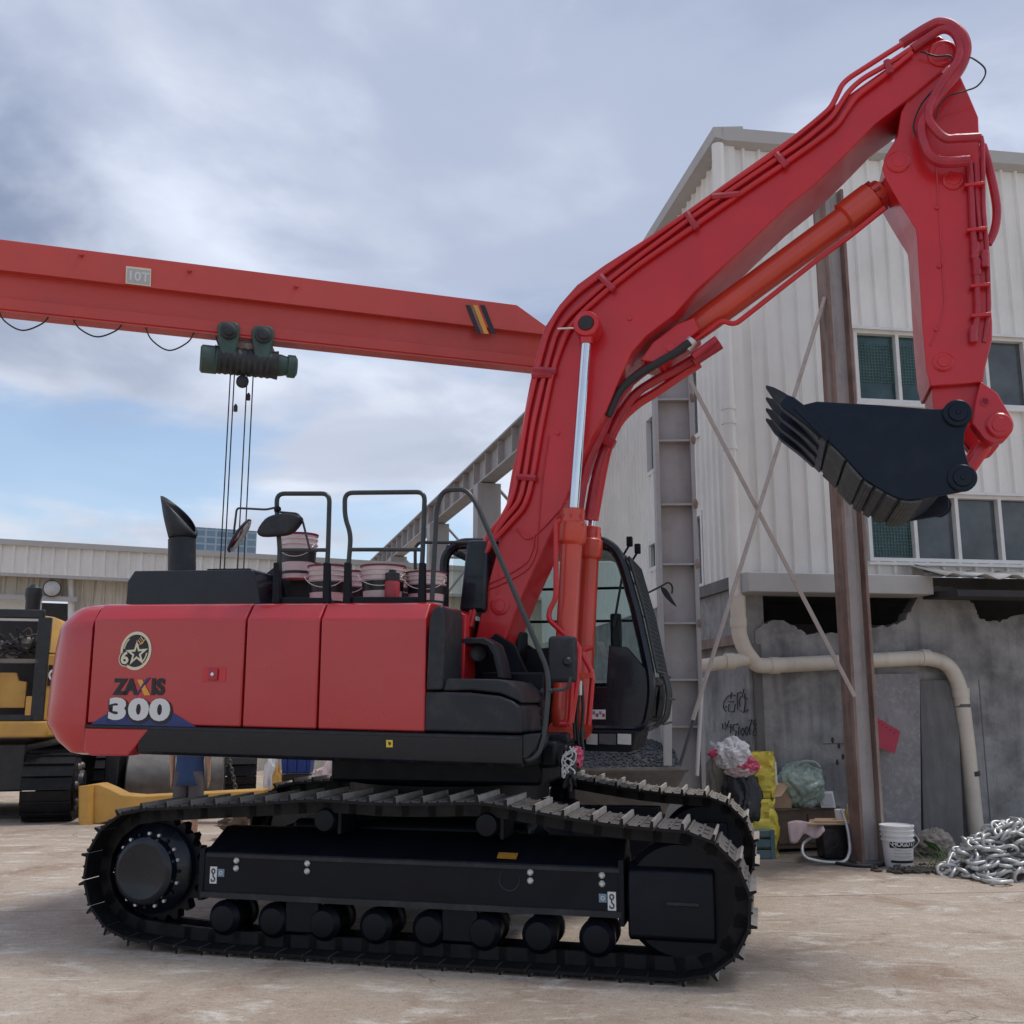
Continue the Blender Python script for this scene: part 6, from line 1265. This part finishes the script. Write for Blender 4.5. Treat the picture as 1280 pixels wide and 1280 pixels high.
# steel roller, yellow beam
c0, c1 = ONP(160, 964, 17.2), ONP(213, 966, 17.4); zr = c0.z
dr_ = thing('steel_drum', 'wide grey steel roller drum lying behind the yellow beam', 'drum', V(c0.x, c0.y, 0))
MB().lathe(V(c0.x, c0.y, .55), V(c1.x - c0.x + .5, .3, 0), [(0, .40), (.02, .42), (1.5, .42), (1.52, .40)], 30).build('shell', 'oil_steel', dr_)
MB().box(V(c0.x - .3, c0.y - .25, 0), V(c0.x - .06, c0.y + .3, 1.05)).build('end_frame', 'film_black', dr_, bevel=.03)
MB().box(V(c0.x - .1, c0.y - .3, 0), V(c1.x + .8, c0.y + .2, .16)).build('cradle', 'film_black', dr_, bevel=.02)
yd = G(118, 1030).y
poly = [ONP(x, y, yd) for x, y in ((100, 983), (119, 980), (124, 980), (138, 986), (152, 993), (175, 995), (330, 987), (330, 999), (215, 1006), (165, 1015), (138, 1026), (124, 1030), (101, 1031))]
bm_ = thing('yellow_beam', 'tapered yellow steel boom section lying on the ground behind the red excavator', 'beam', V(poly[0].x, yd, 0))
MB().prism(poly, V(0, .35, 0)).build('beam_body', 'cat_yellow', bm_, bevel=.02)
MB().cyl(ONP(108, 982, yd - .02), ONP(108, 1033, yd - .02), .11, n=20).build('end_tube', 'cat_yellow', bm_)
# chain hoist stand and scrap
p = G(283, 1010); st_ = thing('chain', 'loose hanging steel chain beside the dusty track unit', 'chain', p)
lk2 = MB().tube([V(.028 * math.cos(t) + (.02 if math.cos(t) > 0 else -.02), .028 * math.sin(t), 0) for t in [2 * math.pi * i / 12 + .01 for i in range(12)]], .010, 6, closed=True).mesh('link', 'oil_steel', smooth=60)
for k in range(18):
    o = bpy.data.objects.new('link', lk2); COL.objects.link(o); o.parent = st_; o.matrix_local = Matrix.Translation(V(-.1 + k * .018, 0, 1.25 - k * .068)) @ Matrix.Rotation(1.3, 4, 'Y') @ Matrix.Rotation(1.57 * (k % 2), 4, 'X')
MB().tube([p + V(-.1, .05, 0), p + V(-.1, .05, 1.35), p + V(-.5, .05, 1.35), p + V(-.5, .05, 0)], .04, 8).build('stand', 'film_black', st_)
for x, y, d, r, mt, lab in ((318, 985, 14.2, (.42, .25, .24), 'wood', 'brown heap of broken timber behind the red excavator track'), (345, 978, 14.8, (.25, .2, .14), 'soil', 'low dark mound of scrap next to the broken timber')):
    c = ONP(x, y, d); tag(MB().blob(V(c.x, c.y, r[2] * .8), r, x, .5, 3.5, 28, 16, 0.).build('scrap_heap', mt, origin=V(c.x, c.y, 0), smooth=20), lab, 'scrap')
p = ONP(372, 968, 16.5); p.z = 0; bc_ = thing('tool_crate', 'bright blue plastic crate standing open beyond the tracks', 'crate', p); hz_ = ONP(372, 966, 16.5).z
MB().box(p + V(-.35, -.2, 0), p + V(.3, .3, max(.1, hz_ - .02))).build('stand', 'film_black', bc_)
MB().loft([[p + V(x * k, y * k - dy, z) for x, y in ((-.24, -.18), (.24, -.18), (.24, .18), (-.24, .18))] for z, k, dy in ((hz_, .9, 0), (hz_ + .32, 1.0, 0))]).build('crate_body', 'blue_plastic', bc_, bevel=.015)
for u in (-.15, 0, .15): MB().box(p + V(u - .012, -.2, hz_ + .03), p + V(u + .012, -.17, hz_ + .30)).build('crate_rib', 'blue_plastic', bc_)
for x, y, d, r, mt, lab in ((424, 957, 15.5, (.42, .3, .5), 'cloth_pink', 'pale pinkish casting lying beyond the tracks, beneath the deck'), (455, 958, 15.8, (.3, .3, .45), 'rust_brown', 'rust-red machine part beyond the tracks, beneath the deck'), (340, 960, 16.5, (.13, .13, .5), 'pail_white', 'tall white tub beyond the tracks'), (347, 965, 16, (.08, .08, .42), 'cat_yellow', 'slim yellow gas bottle beyond the tracks')):
    c = ONP(x, y, d); tag(MB().blob(V(c.x, c.y, r[2]), r, x, .3, 2.5, 20, 14, 0.).build('machine_part' if d < 15.9 else 'container', mt, origin=V(c.x, c.y, 0)), lab, 'part' if d < 15.9 else 'container')
# ============================================================ person behind the excavator, back to the camera
pp = G(232, 1054)
pe = thing('person', 'person in a blue t-shirt and dark shorts standing with back turned behind the red excavator', 'person', pp)
def skin(name, mat, J, Ed, root, parent, sub=2):
    me = bpy.data.meshes.new(name); me.from_pydata([tuple(j[:3]) for j in J], Ed, []); me.materials.append(MATS[mat])
    o = bpy.data.objects.new(name, me); COL.objects.link(o); o.parent = parent
    o.modifiers.new('Skin', 'SKIN'); 
    if not me.skin_vertices: bpy.context.view_layer.objects.active = o; bpy.ops.mesh.customdata_skin_add()
    for sv, j in zip(me.skin_vertices[0].data, J): sv.radius = (j[3], j[4] if len(j) > 4 else j[3])
    me.skin_vertices[0].data[root].use_root = True
    s = o.modifiers.new('Subdivision', 'SUBSURF'); s.levels = sub; s.render_levels = sub
    o.modifiers['Skin'].use_smooth_shade = True
    return o
J = [(0, 0, .93, .15, .11), (0, 0, 1.10, .13, .10), (0, .0, 1.30, .16, .11), (0, 0, 1.42, .09, .08), (0, 0, 1.50, .055), (0, .02, 1.58, .075, .09), (0, .02, 1.67, .085, .10), (0, .015, 1.74, .06, .07)]
Ed = [(0, 1), (1, 2), (2, 3), (3, 4), (4, 5), (5, 6), (6, 7)]
def addj(p, *r): J.append(tuple(p) + tuple(r)); return len(J) - 1
for s in (-1, 1):
    sh1 = addj((s * .18, 0, 1.40), .06); el = addj((s * .235, -.02, 1.12), .043); wr = addj((s * .24, .04, .88), .03); pl = addj((s * .24, .05, .80), .032, .02)
    Ed += [(3, sh1), (sh1, el), (el, wr), (wr, pl)]
    for k in range(4):
        f1 = addj((s * .245, .025 + k * .018, .735), .0085); f2 = addj((s * (.237 - .002 * k), .028 + k * .018, .685 + (.012 if k in (0, 3) else 0)), .0075); Ed += [(pl, f1), (f1, f2)]
    th = addj((s * .225, .09, .785), .010); t2_ = addj((s * .215, .10, .745), .0085); Ed += [(pl, th), (th, t2_)]
    hp_ = addj((s * .09, 0, .86), .085); kn_ = addj((s * .10, -.015, .50), .058); an = addj((s * .10, .02, .09), .04); ft = addj((s * .11, .0, .035), .04, .035); to_ = addj((s * .12, .17, .025), .04, .022)
    Ed += [(0, hp_), (hp_, kn_), (kn_, an), (an, ft), (ft, to_)]
bd_ = skin('body', 'skin', J, Ed, 0, pe)
def shell(name, mat, rings, n=28):
    MB().loft([[pp + V(cx + rx * math.cos(2 * math.pi * i / n), cy + ry * math.sin(2 * math.pi * i / n), z + .006 * math.sin(i * 1.9 + z * 20)) for i in range(n)] for cx, cy, z, rx, ry in rings], caps=False).build(name, mat, pe, smooth=80).modifiers.new('Solidify', 'SOLIDIFY').thickness = .006
shell('t_shirt', 'shirt_blue', [(0, 0, .74, .20, .15), (0, 0, .82, .195, .145), (0, 0, .90, .19, .14), (0, 0, 1.05, .175, .13), (0, 0, 1.25, .195, .135), (0, 0, 1.36, .205, .125), (0, 0, 1.43, .15, .10), (0, 0, 1.465, .075, .075)])
for s in (-1, 1):
    shell('sleeve', 'shirt_blue', [(s * .245, -.015, 1.16, .065, .07), (s * .225, -.01, 1.27, .07, .075), (s * .19, 0, 1.38, .075, .08)], 16)
    shell('shorts', 'shorts', [(s * .105, -.01, .46, .095, .10), (s * .10, -.005, .62, .10, .105), (s * .095, 0, .80, .105, .12), (s * .085, 0, .92, .10, .125)], 20)
    MB().blob(pp + V(s * .115, .06, .04), (.05, .14, .045), 60 + s, .08, 1.5, 16, 10, pp.z).build('shoe', 'film_black', pe)
    MB().blob(pp + V(s * .088, .01, 1.655), (.012, .025, .035), 70 + s, .1, 1.5, 10, 8).build('ear', 'skin', pe)
MB().blob(pp + V(0, -.005, 1.70), (.098, .115, .10), 77, .12, 2.5, 24, 16).build('hair', 'hair', pe)
MB().blob(pp + V(0, .125, 1.64), (.016, .022, .028), 78, .05, 1, 10, 8).build('nose', 'skin', pe)
for s in (-1, 1): MB().blob(pp + V(s * .034, .112, 1.675), (.013, .008, .008), 79, .02, 1, 10, 8).build('eye', 'white_paint', pe)
MB().blob(pp + V(0, .112, 1.595), (.028, .008, .008), 80, .05, 1, 10, 8).build('mouth', 'film_pink', pe)
